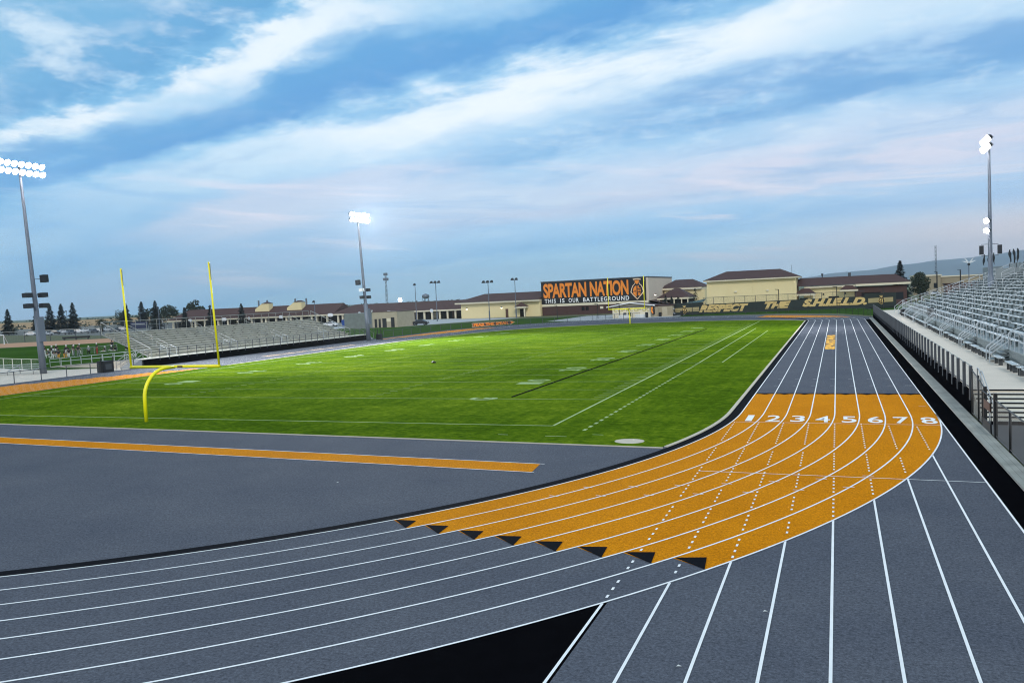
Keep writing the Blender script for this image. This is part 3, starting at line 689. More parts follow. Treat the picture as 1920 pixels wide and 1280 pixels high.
# ------------------------------------------------------------------ the big grandstand (right)
GY0, GY1 = -2.0, 99.0
AISLES = [4.9, 17.3, 29.0, 41.0, 54.5, 67.8, 80.7, 93.0]
RUN, RISE, GX, GZ, NR = 0.78, 0.285, 14.3, 2.22, 16
gs = thing('grandstand', 'big aluminium grandstand with many bench rows, aisles and silver handrails', 'grandstand', (0, 0, 0))
def aisle_gap(y0, y1, half=0.62):
    out = []; y = y0
    for a in AISLES:
        if a - half > y: out.append((y, a - half))
        y = a + half
    out.append((y, y1)); return out
for j in range(NR + 1):
    x = GX + RUN * j; z = GZ + RISE * j
    b_ = MB()
    for a, c in aisle_gap(GY0 + 6.5, GY1 - 0.4):
        b_.box(x, x + 0.27, a, c, z - 0.05, z)
        y = a + 0.5
        while y < c:
            b_.cur = 1; b_.box(x + 0.06, x + 0.2, y - 0.03, y + 0.03, z - 0.38, z - 0.05); b_.cur = 0; y += 1.83
    b_.build('bench_row', [M['alu'], M['riser']], gs)
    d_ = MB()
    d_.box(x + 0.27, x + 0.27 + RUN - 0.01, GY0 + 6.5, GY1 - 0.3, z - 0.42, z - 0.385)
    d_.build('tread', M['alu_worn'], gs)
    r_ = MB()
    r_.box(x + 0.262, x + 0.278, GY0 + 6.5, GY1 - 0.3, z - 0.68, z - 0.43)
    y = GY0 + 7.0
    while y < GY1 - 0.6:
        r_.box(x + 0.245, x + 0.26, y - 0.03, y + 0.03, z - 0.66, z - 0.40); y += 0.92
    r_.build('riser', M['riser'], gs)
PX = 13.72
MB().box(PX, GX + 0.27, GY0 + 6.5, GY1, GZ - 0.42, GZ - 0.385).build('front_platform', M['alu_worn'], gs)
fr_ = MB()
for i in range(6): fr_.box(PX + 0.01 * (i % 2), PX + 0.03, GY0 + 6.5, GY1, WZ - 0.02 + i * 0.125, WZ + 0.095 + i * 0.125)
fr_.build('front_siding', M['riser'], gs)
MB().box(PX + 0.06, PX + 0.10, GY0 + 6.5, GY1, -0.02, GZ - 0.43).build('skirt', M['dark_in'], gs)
MB().box(GX + RUN * NR + 1.2, GX + RUN * NR + 1.25, GY0 + 6.5, GY1 - 0.3, 0, GZ + RISE * NR - 0.4).build('rear_skirt', M['riser'], gs)
# front guard rails between the aisle stairs
prev = GY0 + 6.5
spans = aisle_gap(GY0 + 6.5, GY1, 0.75)
PZ = GZ - 0.385
for a, c in spans:
    fr = MB()
    for h in (1.05, 0.62): fr.tube([(PX + 0.05, a, PZ + h), (PX + 0.05, c, PZ + h)], 0.02, 6)
    n = max(2, round((c - a) / 1.22))
    for i in range(n + 1):
        y = a + (c - a) * i / n; fr.tube([(PX + 0.05, y, PZ - 0.35), (PX + 0.05, y, PZ + 1.05)], 0.016, 6)
    fr.build('front_rail', M['rail'], gs)
for a in AISLES:      # short stairs up from the walkway
    sm = MB()
    for i in range(4): sm.box(PX - 0.9 + i * 0.225, PX, a - 0.6, a + 0.6, WZ + i * 0.19 + 0.14, WZ + (i + 1) * 0.19 - 0.002)
    sm.build('aisle_stair', M['alu_worn'], gs)
    for s in (-0.64, -0.48, 0.48, 0.64):
        pts = [(PX - 0.98, a + s, WZ), (PX - 0.98, a + s, WZ + 0.76), (PX - 0.92, a + s, WZ + 0.88), (PX - 0.05, a + s, PZ + 0.86)]
        h = MB(); h.tube(pts, 0.021, 6); h.tube([(PX - 0.98, a + s, WZ + 0.45), (PX - 0.02, a + s, PZ + 0.45)], 0.018, 6)
        h.build('stair_handrail', M['rail'], gs)
    tr = MB()
    for j in range(NR + 1):       # half-height steps in the aisle
        x = GX + RUN * j; z = GZ + RISE * j
        tr.box(x - 0.12, x + 0.27, a - 0.55, a + 0.55, z - 0.56, z - 0.53)
    tr.build('aisle_steps', M['alu'], gs)
    k = 0; x = PX + 0.1
    while x < GX + RUN * NR - 0.4:  # loop handrails
        zb = PZ + (x - PX) * RISE / RUN; sl = RISE / RUN
        pts = [(x, a, zb - 0.15), (x, a, zb + 0.78), (x + 0.04, a, zb + 0.90), (x + 0.12, a, zb + 0.97)]
        pts += [(x + 1.22, a, zb + 1.02 + 1.22 * sl), (x + 1.32, a, zb + 1.0 + 1.32 * sl), (x + 1.38, a, zb + 0.9 + 1.38 * sl), (x + 1.40, a, zb - 0.1 + 1.4 * sl)]
        h = MB(); h.tube(pts, 0.034, 6); h.tube([(x, a, zb + 0.52), (x + 1.39, a, zb + 0.52 + 1.39 * sl)], 0.022, 6)
        h.build('loop_handrail', M['rail'], gs, True)
        x += 2.02; k += 1
# sloping end rails and back rail
XB = GX + RUN * NR + 1.15; ZB = GZ + RISE * NR - 0.385
er = MB()
for h in (1.12, 0.62): er.tube([(PX - 1.1, GY1, WZ + (0.95 if h > 1 else 0.5)), (PX, GY1, PZ + h), (XB, GY1, ZB + h)], 0.035, 6)
for i in range(12):
    x = PX + (XB - PX) * i / 11; er.tube([(x, GY1, PZ + (x - PX) * (ZB - PZ) / (XB - PX) - 0.4), (x, GY1, PZ + (x - PX) * (ZB - PZ) / (XB - PX) + 1.12)], 0.022, 6)
er.tube([(PX - 1.1, GY1, WZ), (PX - 1.1, GY1, WZ + 0.95)], 0.03, 6)
er.build('end_rail', M['rail'], gs)
bp_ = MB(); y = 20.0
while y < GY1:
    bp_.box(XB - 0.02, XB, y, min(y + 0.3, GY1), ZB, ZB + 1.35); y += 0.33
bp_.build('back_panel', M['slat'], gs)
for i in range(33):
    y = 20 + i * 2.46
    MB().box(XB - 0.08, XB - 0.025, y, y + 0.09, ZB - 0.3, ZB + 1.42).build('back_post', M['steel_dark'], gs)
MB().box(XB - 4.2, XB - 0.1, 83.5, 83.56, ZB - 1.6, ZB + 0.6).build('end_screen', M['slat'], gs)

# the low benches on the walkway
BEN = []
for i, a in enumerate(AISLES[:-1]):
    nxt = AISLES[i + 1]
    y0, y1 = a + 0.95, nxt - 0.95; sp = y1 - y0
    BEN += [(y0 + 0.05, y0 + 2.5)]
    BEN += [(y0 + 3.1, y0 + 3.85)]
    m_ = y0 + 4.6
    BEN += [(m_, m_ + 2.2)]
    BEN += [(m_ + 2.9, m_ + 3.6)] if sp > 11.0 else []
    BEN += [(y1 - 1.9, y1 - 0.05)]
for i, (a, c) in enumerate(BEN):
    short = c - a < 1.0
    lab = ('short' if short else 'long') + ' aluminium bench on the pale walkway, %s counting from the steps' % (ORD[i] if i < 20 else ORD[i - 20].replace('first', 'twenty-first') if i == 20 else 'twenty-' + ORD[i - 20 - 1] if i - 21 < 9 else 'thirtieth' if i == 30 else 'thirty-' + ORD[i - 31])
    t = thing('bench', lab, 'bench', (12.98, (a + c) / 2, WZ), 0, 'low benches in front of the grandstand')
    hl = (c - a) / 2
    MB().box(-0.16, 0.16, -hl, hl, 0.40, 0.45).build('seat', M['alu'], t)
    for y in ((-0.18, 0.18) if short else (-hl + 0.3, hl - 0.3) if hl < 1.0 else (-hl + 0.3, 0, hl - 0.3)):
        MB().box(-0.10, 0.10, y - 0.05, y + 0.05, 0, 0.40).build('leg', M['leg_dark'], t)
def bin_(x, y, z, lab, r=0.30, h=0.85):
    t = thing('trash_can', lab, 'trash can', (x, y, z), 0, 'dark trash cans')
    MB().tube([(0, 0, 0), (0, 0, h * 0.94)], [r * 0.86, r], 14).build('barrel', M['bin_black'], t, False)
    MB().tube([(0, 0, h * 0.94), (0, 0, h)], [r * 1.08, r * 1.08], 14).build('rim', M['bin_black'], t)
bin_(13.0, 88.0, WZ, 'dark trash can on the walkway near the far end of the grandstand')
bin_(14.05, 62.5, PZ, 'square looking dark trash can behind the front rail of the grandstand', 0.34, 1.05)

# furled flags on the back of the grandstand
FL = [72.5, 75, 77.5, 80, 82.5, 85.0, 93.0, 95.4, 98.0]
ld_ = thing('screened_landing', 'grey slat screen of the landing beyond the far end of the grandstand', 'screen', (XB, 104, 0))
for i in range(18): MB().box(-0.05, 0.0, i * 1.0, i * 1.0 + 0.93, 5.4, ZB + 1.1).build('slat_panel', M['slat'], ld_)
MB().box(-1.6, 0.05, -0.2, 18.2, 5.2, 5.38).build('landing_floor', M['alu_worn'], ld_)
for y in (0.3, 9.0, 17.8): MB().box(-1.5, -1.3, y - 0.1, y + 0.1, 0, 5.19).build('leg', M['galv_pole'], ld_)
FL += [111.0, 115.5, 120.5]
for i, y in enumerate(FL):
    t = thing('furled_flag', 'dark furled flag along the grandstand back, %s from the far end' % ORD[len(FL) - 1 - i], 'flag', (XB - 0.05, y, ZB + 1.38), 0, 'furled flags along the grandstand back')
    MB().tube([(0, 0, 0), (0, 0, 2.0)], 0.03, 6).build('flagpole', M['steel_dark'], t)
    c_ = MB(); pts = []; rs = []
    for k in range(9):
        f = k / 8; pts.append((0.08 * math.sin(3.2 * f + i), 0.07 * math.cos(4 * f + i * 2), 0.12 + 1.85 * f)); rs.append(0.03 + 0.19 * math.sin(PI * min(1, (1 - f) * 0.95 + 0.06)) * (0.75 + 0.25 * math.sin(9 * f + i)))
    c_.tube(pts, rs, 7).build('flag_cloth', M['flag_dark'], t, True)

# ------------------------------------------------------------------ light poles
def flood(parent, p, aim, r=0.26, on=True):
    p = Vector(p); d = Vector(aim).normalized()
    h = MB().tube([p - d * 0.32, p - d * 0.18, p, p + d * 0.06], [r * 0.35, r * 0.75, r, r * 1.02], 12, True).build('floodlight', M['lamp_house'], parent, True)
    MB().tube([p + d * 0.062, p + d * 0.075], [r * 0.98, r * 0.98], 12).build('lens', M['lamp_on'] if on else M['glass'], h)
def light_pole(x, y, H, face, lab, extra, lean=0.0):
    t = thing('light_pole', lab, 'floodlight pole', (x, y, 0), 0, 'tall floodlight poles round the field')
    MB().tube([(0, 0, 0), (0, 0, 6.2), (0, 0, 6.21), (0, 0, H)], [0.36, 0.32, 0.27, 0.13], 14).build('pole', M['galv_pole'], t, True)
    for r_i, z in enumerate((H - 0.15, H - 1.05)):
        MB().beam((0, -2.7, z), (0, 2.7, z), 0.12, 0.14).build('crossarm', M['galv_pole'], t)
        for k in range(7):
            flood(t, (face * 0.35, -2.49 + 0.83 * k, z + 0.02), (face * 0.8, 0, -0.55), 0.36)
    extra(t)
    t.rotation_euler = (0, -math.radians(lean), 0)
    ld = bpy.data.lights.new('floodlight_beam', 'SPOT'); ld.energy = FLOOD_W * (1.0 if x < 0 else 0.35); ld.spot_size = math.radians(112 if x < 0 else 80); ld.spot_blend = 0.9; ld.shadow_soft_size = 1.2; ld.color = (0.98, 1.0, 1.0)
    lo = bpy.data.objects.new('floodlight_beam', ld); COL.objects.link(lo); lo.parent = t
    lo.location = (face * 1.0, 0, H - 0.8)
    tgt = Vector((-26, 56 if x < 0 else 78, 0)); dv = tgt - (Vector((x, y, 0)) + lo.location)
    lo.rotation_euler = dv.to_track_quat('-Z', 'Y').to_euler()
    return t
FLOOD_W = 130000.0
def speaker(t, x, y, z, on=False, col='lamp_house'):
    MB().beam((0, 0, z), (x, y, z), 0.06, 0.06).build('bracket', M['steel_dark'], t)
    MB().box(x - 0.33, x + 0.33, y - 0.3, y + 0.3, z - 0.42, z + 0.42).build('loudspeaker', M[col], t)
def ex1(t):
    MB().box(0.30, 0.62, -0.35, 0.35, 3.6, 6.4).build('ballast_box', M['galv_pole'], t)
    speaker(t, 0.9, 0.75, 10.7)
    for s in (-1, 1):
        for z in (7.7, 8.9):
            MB().beam((0, 0, z), (0.1, s * 0.95, z), 0.07, 0.07).build('bracket', M['steel_dark'], t)
            MB().box(-0.2, 0.45, s * 0.95 - 0.42, s * 0.95 + 0.42, z - 0.25, z + 0.25).build('flood_box', M['lamp_house'], t)
def ex2(t):
    MB().box(0.28, 0.60, -0.35, 0.35, 2.8, 5.4).build('ballast_box', M['galv_pole'], t)
    speaker(t, -0.5, -0.9, 9.8)
    for s in (-1, 1):
        for z in (7.3, 8.5):
            MB().beam((0, 0, z), (0.1, s * 0.95, z), 0.07, 0.07).build('bracket', M['steel_dark'], t)
            MB().box(-0.2, 0.4, s * 0.95 - 0.36, s * 0.95 + 0.36, z - 0.25, z + 0.25).build('flood_box', M['white_metal'] if (s < 0 and z > 8) else M['lamp_house'], t)
def ex3(t):
    for z in (12.9, 11.7):
        MB().beam((0, -0.9, z), (0, 0.9, z), 0.1, 0.1).build('crossarm', M['steel_dark'], t)
        for y in (-0.65, 0.0, 0.65): flood(t, (-0.35, y, z), (-0.75, -0.5, -0.35), 0.30)
    for z in (8.6, 10.0): MB().beam((-1.0, -0.2, z), (0.9, 0.1, z), 0.06, 0.06).build('bracket', M['steel_dark'], t)
    for s in (-1, 1):
        MB().box(s * 0.98 - 0.22, s * 0.98 + 0.22, -0.45, 0.0, 8.75, 9.85).build('loudspeaker', M['lamp_house'], t)
light_pole(-79.1, 26.25, 23.75, 1, 'tall grey floodlight pole beside the ramp and small bleacher', ex1, 3.2)
light_pole(-68.2, 77.2, 21.1, 1, 'tall grey floodlight pole behind the long left bleachers', ex2, 2.3)
light_pole(22.1, 76.8, 22.8, -1, 'tall floodlight pole with two speakers standing in the grandstand', ex3)

# ------------------------------------------------------------------ the left bleachers
VX, VY0, VY1 = -70.85, 35.2, 77.9
bl = thing('bleachers', 'long low aluminium bleachers over a black skirt across the field', 'bleachers', (0, 0, 0))
MB().box(VX - 0.06, VX, VY0 - 2.6, 81.0, 0, 0.86).build('skirt', M['black'], bl)
MB().box(VX - 1.6, VX - 0.02, VY0 - 2.6, 81.0, 0.86, 0.95).build('platform', M['alu_tan'], bl)
NV, VR, VH = 11, 0.70, 0.265
for j in range(NV):
    x = VX - 1.55 - VR * j; z = 1.38 + VH * j
    b_ = MB(); b_.box(x - 0.28, x, VY0 + 0.1, VY1, z - 0.05, z)
    b_.build('bench_row', M['alu_tan'], bl)
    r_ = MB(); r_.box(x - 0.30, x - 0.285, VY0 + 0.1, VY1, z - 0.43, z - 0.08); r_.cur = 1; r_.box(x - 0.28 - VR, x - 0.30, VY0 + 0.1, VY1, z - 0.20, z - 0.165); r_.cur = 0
    y = VY0 + 1.2 + 0.5 * (j % 2)
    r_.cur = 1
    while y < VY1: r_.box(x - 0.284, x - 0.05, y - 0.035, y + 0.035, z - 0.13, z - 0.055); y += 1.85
    r_.build('riser', [M['bench_face_shade'], M['bench_shade']], bl)
VXB = VX - 1.55 - VR * NV; VZB = 1.38 + VH * NV
for h in (1.12,): MB().tube([(VXB, VY0, VZB + h), (VXB, VY1 - 0.5, VZB + h)], 0.045, 6).build('back_rail', M['rail_dull'], bl)
for i in range(25):
    y = VY0 + (VY1 - 0.5 - VY0) * i / 24; MB().tube([(VXB, y, VZB - 0.5), (VXB, y, VZB + 1.12)], 0.032, 6).build('back_post', M['rail_dull'], bl)
MB().add([(VXB, VY0, VZB), (VXB, VY1 - 0.5, VZB), (VXB, VY1 - 0.5, VZB + 1.1), (VXB, VY0, VZB + 1.1)], [(0, 1, 2, 3)]).build('back_mesh', M['wire_far'], bl)
for y in (VY0, VY1):
    e_ = MB()
    e_.tube([(VXB, y, VZB + 1.12), (VX - 1.4, y, 2.05)], 0.06, 6)
    e_.tube([(VXB, y, VZB - 0.4), (VX - 1.4, y, 0.9)], 0.06, 6)
    for i in range(8):
        f = i / 7; x = VXB + (VX - 1.4 - VXB) * f; e_.tube([(x, y, VZB - 0.4 + (0.9 - VZB + 0.4) * f), (x, y, VZB + 1.12 + (2.05 - VZB - 1.12) * f)], 0.03, 6)
    e_.build('end_rail', M['rail_mid'], bl)
MB().tube([(VX - 0.02, VY0, 2.02), (VX - 0.02, 81.0, 2.02)], 0.03, 6).build('front_rail', M['rail_dull'], bl)
for i in range(33):
    y = VY0 + 48.0 * i / 32; MB().tube([(VX, y, 0.62), (VX, y, 2.02)], 0.042, 6).build('front_post', M['steel_dark'], bl)
MB().add([(VX - 0.03, VY0, 0.97), (VX - 0.03, 81, 0.97), (VX - 0.03, 81, 2.0), (VX - 0.03, VY0, 2.0)], [(0, 1, 2, 3)]).build('front_mesh', M['wire_grey'], bl)
for a in (38.5, 49.5, 60.5, 71.0):
    tr = MB()
    for j in range(NV * 2):
        x = VX - 1.3 - VR * j / 2; z = 1.05 + VH * j / 2; tr.box(x - 0.3, x, a - 0.6, a + 0.6, z, z + 0.03)
    tr.build('aisle_steps', M['alu'], bl)
    for k in range(3):
        x = VX - 2.0 - 2.4 * k; z = 1.2 + (2.0 - 1.55 + 2.4 * k + 0.3) * VH / VR; sl = VH / VR
        h = MB(); h.tube([(x, a, z - 0.1), (x, a, z + 0.85), (x - 0.1, a, z + 0.98), (x - 1.75, a, z + 0.98 + 1.7 * sl), (x - 1.85, a, z + 0.85 + 1.8 * sl), (x - 1.85, a, z + 1.7 * sl)], 0.032, 6)
        h.tube([(x, a, z + 0.5), (x - 1.85, a, z + 0.5 + 1.85 * sl)], 0.026, 6)
        h.build('loop_handrail', M['rail_mid'], bl)
    for yy in (a - 0.75, a + 0.75):
        h = MB(); h.tube([(VX - 1.4, yy, 0.95), (VX - 1.4, yy, 1.85), (VX - 2.4, yy, 2.25), (VX - 2.4, yy, 1.3)], 0.04, 6); h.build('stair_handrail', M['rail'], bl)
# steps at its near end and the far end
s_m = MB()
for i in range(6): s_m.box(VX - 1.5, VX - 0.1, VY0 - 2.6 - 0.32 * (i + 1), VY0 - 2.6 - 0.32 * i, 0, 0.95 - 0.155 * (i + 1) + 0.155)
s_m.build('end_steps', M['concrete2'], bl)
for x in (VX - 0.1, VX - 0.8, VX - 1.5):
    h = MB(); q = VY0 - 2.6; h.tube([(x, q + 1.5, 0.95), (x, q + 1.5, 1.95), (x, q, 1.95), (x, q - 2.2, 1.0), (x, q - 3.0, 1.0), (x, q - 3.0, 0)], 0.04, 6)
    h.tube([(x, q, 1.45), (x, q - 2.2, 0.5)], 0.035, 6); h.build('step_rail', M['rail_mid'], bl)
s_m = MB()
for i in range(6): s_m.box(VX - 1.5, VX - 0.1, 81.0 + 0.32 * i, 81.0 + 0.32 * (i + 1), 0, 0.95 - 0.155 * i)
s_m.build('end_steps', M['concrete2'], bl)
for x in (VX - 0.1, VX - 1.5):
    h = MB(); h.tube([(x, 81.0, 0.95), (x, 81.0, 1.95), (x, 83.2, 1.0), (x, 83.2, 0)], 0.04, 6); h.build('step_rail', M['rail_dull'], bl)
# ramp with rails behind
rp = thing('access_ramp', 'concrete access ramp with long pale rails beside the bleachers', 'ramp', (0, 0, 0))
MB().add([(-72.5, 31.8, 0.0), (-72.5, 33.2, 0.0), (-88.5, 36.0, 0.0), (-88.5, 34.4, 0.0), (-72.5, 31.8, 0.95), (-72.5, 33.2, 0.95), (-88.5, 36.0, 0.06), (-88.5, 34.4, 0.06)],
         [(0, 1, 2, 3), (4, 7, 6, 5), (0, 3, 7, 4), (1, 5, 6, 2), (0, 4, 5, 1), (3, 2, 6, 7)]).build('ramp_slab', M['concrete'], rp)
for (p, q) in (((-72.5, 31.8, 0.95), (-88.5, 34.4, 0.06)), ((-72.5, 33.2, 0.95), (-88.5, 36.0, 0.06))):
    for h in (0.95, 0.55):
        MB().tube([(p[0], p[1], p[2] + h), (q[0], q[1], q[2] + h)], 0.04, 6).build('handrail', M['rail'], rp)
    for i in range(8):
        f = i / 7; x, y, z = [p[k] + (q[k] - p[k]) * f for k in range(3)]
        MB().tube([(x, y, z), (x, y, z + 0.95)], 0.03, 6).build('rail_post', M['rail'], rp)

# ------------------------------------------------------------------ fences
def poly_fence(name, label, pts, H, gap, m_post, m_rail, m_wire, r=0.035, base=0.0, posts=True):
    t = thing(name, label, 'fence', (pts[0][0], pts[0][1], 0))
    o = Vector((pts[0][0], pts[0][1], 0))
    P = [Vector((p[0], p[1], 0)) - o for p in pts]
    acc = 0.0; nextp = 0.0
    for a, b in zip(P, P[1:]):
        L_ = (b - a).length
        while nextp <= acc + L_:
            q = a + (b - a) * ((nextp - acc) / L_)
            MB().tube([(q.x, q.y, base), (q.x, q.y, base + H)], r, 6).build('post', m_post, t); nextp += gap
        acc += L_
    MB().tube([(p.x, p.y, base + H - 0.02) for p in P], r * 0.75, 6).build('top_rail', m_rail, t)
    wm = MB()
    for a, b in zip(P, P[1:]): wm.add([(a.x, a.y, base + 0.06), (b.x, b.y, base + 0.06), (b.x, b.y, base + H - 0.03), (a.x, a.y, base + H - 0.03)], [(0, 1, 2, 3)])
    wm.build('wire_mesh', m_wire, t)
    return t
farpts = [(-70.3, 85.5), (-69.6, 97), (-67.2, 107), (-64.0, 113.6), (-59.3, 122.2), (-53, 129.0), (-45.5, 134.8)]
poly_fence('track_fence', 'dark low chain-link fence curving round the far left corner of the track', farpts, 1.35, 3.0, M['steel_dark'], M['steel_dark'], M['wire_far'], 0.045)
poly_fence('track_fence', 'dark chain-link fence between the track and the concrete in front of the snack shed', [(-45.3, 135.0), (-40.5, 139.2), (-37, 141.6)], 1.35, 2.2, M['steel_dark'], M['steel_dark'], M['wire_far'], 0.05)
poly_fence('track_fence', 'dark chain-link fence before the strip of dark lawn at the far end of the track', [(-29.6, 145.2), (-18, 146.0), (-7, 143.4), (4.2, 132.6), (7.3, 124.5), (9.3, 117.5), (9.8, 111)], 1.35, 3.1, M['black_metal'], M['black_metal'], M['wire_far'], 0.04)
poly_fence('track_fence', 'dark chain-link fence beside the concrete pad and floodlight pole', [(-70.75, 8), (-70.75, 32.6)], 1.15, 2.9, M['steel_dark'], M['steel_dark'], M['wire_grey'], 0.045)
poly_fence('pad_fence', 'pale chain-link fence between the concrete pad and the practice grass', [(-112, 37.0), (-93.5, 31.7), (-82.9, 28.7)], 1.45, 2.8, M['alu_tan'], M['alu_tan'], M['wire_grey'], 0.045)
poly_fence('practice_fence', 'pale rail fence between the practice grass and the ramp', [(-84.0, 30.0), (-107, 47.5), (-112.4, 66.0)], 1.15, 3.2, M['rail_mid'], M['rail_mid'], M['wire_grey'], 0.05)
poly_fence('diamond_fence', 'grey chain-link fence along the back of the orange infield dirt', [(-300, 84), (-232, 97), (-186, 126), (-190, 160)], 3.0, 6.5, M['steel_dark'], M['rail_dull'], M['wire_far'], 0.09)

# the tall fence with the lettered windscreen
rf = thing('screen_fence', 'tall chain-link fence with a dark lettered windscreen facing the track', 'fence', (0, 153.0, 0))
x = -24.6
while x <= 10.0:
    MB().tube([(x, 0.15, 0), (x, 0.15, 4.0)], 0.055, 6).build('post', M['steel_dark'], rf); x += 2.35
MB().tube([(-24.6, 0.15, 3.98), (10.0, 0.15, 4.05)], 0.05, 6).build('top_rail', M['steel_dark'], rf)
MB().add([(-24.6, 0.15, 2.6), (10, 0.15, 2.6), (10, 0.15, 4.0), (-24.6, 0.15, 4.0)], [(0, 1, 2, 3)]).build('wire_mesh', M['wire_far'], rf)
for a, c in ((-31.4, -24.6), (10.0, 16.2)):
    MB().box(a, c, 0.1, 0.2, 0.1, 2.9 if a < 0 else 3.4).build('end_panel', M['green_mesh'], rf)
ws = thing('windscreen_banner', 'dark windscreen banner reading RESPECT THE S.H.I.E.L.D. in gold', 'banner', (0, 152.97, 0))
MB().plate([(-31.4, 0.15), (16.2, 0.35), (16.2, 2.95), (-31.4, 2.35)], (0, 0, 0), (1, 0, 0), (0, 0, 1), 0.03).build('cloth', M['green_mesh'], ws)
for (txt, x0, x1, z0, z1) in (('RESPECT', -25.6, -14.4, 0.55, 2.30), ('THE', -10.9, -5.2, 0.85, 2.45), ('S.H.I.E.L.D.', -2.8, 10.4, 1.0, 2.72)):
    b_ = MB(); put_text(b_, txt, (x0, -0.035, z0), (x1 - x0, 0, 0), (0, 0, z1 - z0), bold=0.07, shear=0.35)
    b_.build('lettering', M['gold'], ws)
def helmet_outline():
    return [(0.50, 0.0), (0.22, 0.20), (0.04, 0.36), (0.10, 0.52), (0.18, 0.66), (0.34, 0.76), (0.32, 0.84), (0.22, 0.98), (0.40, 1.0), (0.62, 1.0), (0.78, 0.97), (0.68, 0.84), (0.67, 0.76), (0.84, 0.66), (0.92, 0.52), (0.97, 0.36), (0.78, 0.20)]
def emblem(parent, org, ax, ay, m_out, m_in, m_fill, letters, nrm):
    """a plumed helmet shield: pale outline, black field, coloured face and plume"""
    H_ = helmet_outline(); org, ax, ay, nrm = map(Vector, (org, ax, ay, nrm))
    e = MB().plate(H_, org + nrm * 0.03, ax, ay, 0.02).build('emblem', m_out, parent)
    sh = [(0.5 + (a - 0.5) * 0.86, 0.52 + (b - 0.52) * 0.90) for a, b in H_]
    MB().plate(sh, org + nrm * 0.05, ax, ay, 0.015).build('emblem_field', m_in, e)
    f_ = MB()
    f_.plate([(0.38, 0.80), (0.34, 0.92), (0.66, 0.92), (0.62, 0.80), (0.56, 0.74), (0.44, 0.74)], org + nrm * 0.065, ax, ay, 0.01)
    f_.plate([(0.46, 0.68), (0.30, 0.60), (0.22, 0.46), (0.24, 0.38), (0.42, 0.46), (0.36, 0.30), (0.44, 0.14), (0.46, 0.18)], org + nrm * 0.065, ax, ay, 0.01)
    f_.plate([(0.22, 0.34), (0.32, 0.40), (0.40, 0.20), (0.43, 0.12), (0.24, 0.28)], org + nrm * 0.065, ax, ay, 0.01) if letters else None
    if letters:
        for i, ch in enumerate(letters): put_text(f_, ch, org + nrm * 0.068 + ax * 0.54 + ay * (0.53 - 0.165 * i), ax * 0.20, ay * 0.13, bold=0.05)
    else: f_.plate([(0.54, 0.66), (0.72, 0.58), (0.78, 0.44), (0.66, 0.30), (0.54, 0.16)], org + nrm * 0.065, ax, ay, 0.01)
    f_.build('emblem_face', m_fill, e)
for x0, x1, z0, z1 in ((-31.2, -25.6, 0.75, 1.75), (10.7, 15.6, 1.35, 2.35)):
    MB().plate([(x0, z0), (x1, z0 + 0.1), (x1, z1 + 0.1), (x0, z1)], (0, -0.02, 0), (1, 0, 0), (0, 0, 1), 0.012).build('gold_stripe', M['gold_band'], ws)
    c_ = -29.0 if x0 < 0 else 13.3
    emblem(ws, (c_ - 0.75, -0.03, z0 - 0.45), (1.5, 0, 0), (0, 0, 2.0), M['gold'], M['black_paint'], M['gold'], '', (0, -1, 0))
# lamp posts along it
def post_lamp(x, y, H, lab, r=0.08, m='black_metal'):
    t = thing('lamp_post', lab, 'lamp post', (x, y, 0), 0, 'dark lamp posts at the far end')
    MB().tube([(0, 0, 0), (0, 0, H)], r, 8).build('pole', M[m], t)
    MB().beam((0, 0, H - 0.05), (-0.75, 0, H + 0.02), 0.10, 0.12).build('lamp_arm', M[m], t)
    return t
for x, y, H, lab in ((-7.2, 144.0, 5.2, 'dark lamp post crossing the word THE on the windscreen'), (4.4, 134.5, 5.3, 'dark lamp post crossing the letters of S.H.I.E.L.D.'), (13.6, 151.6, 4.6, 'dark lamp post beside the gold emblem next to the grandstand'), (-26.6, 149.5, 3.4, 'short dark lamp post left of the word RESPECT'),
                    (-60.4, 152, 3.6, 'dark post in front of the banner words THIS IS'), (-49.9, 152, 3.55, 'dark post in front of the banner word BATTLEGROUND'), (-43.2, 147.0, 3.5, 'dark post rising through the snack shed roof line')):
    post_lamp(x, y, H, lab)

# spear sign on the curved fence
spx = thing('spear_sign', 'orange and black spear shaped sign reading FEAR THE SPEAR on the curved fence', 'sign', (-65.15, 111.4, 0))
d = Vector((-59.85 + 65.15, 122.0 - 111.4, 0)); Ls = d.length; d.normalize(); nS = Vector((d.y, -d.x, 0))
out_ = [(0, 0.14), (0.25, 0.06), (Ls * 0.86, 0.10), (Ls * 0.88, 0.0), (Ls, 0.45), (Ls * 0.88, 0.92), (Ls * 0.86, 0.80), (0.25, 0.86), (0, 0.78), (0.2, 0.46)]
MB().plate(out_, nS * 0.12 + Vector((0, 0, 0.35)), d, (0, 0, 1), 0.04).build('board', M['banner_pale'], spx)
MB().plate([(0.25 + (a - 0.25) * 0.985 + 0.04, 0.46 + (b - 0.46) * 0.86) for a, b in out_], nS * 0.135 + Vector((0, 0, 0.35)), d, (0, 0, 1), 0.01).build('board_face', M['door'], spx)
b_ = MB(); put_text(b_, 'FEAR THE SPEAR', nS * 0.15 + d * 0.45 + Vector((0, 0, 0.50)), d * (Ls * 0.80), (0, 0, 0.60), bold=0.05)
b_.plate([(Ls * 0.885, 0.46), (Ls * 0.92, 0.22), (Ls * 0.975, 0.46), (Ls * 0.92, 0.70)], nS * 0.15 + Vector((0, 0, 0.35)), d, (0, 0, 1), 0.01)
b_.build('lettering', M['banner_orange'], spx)

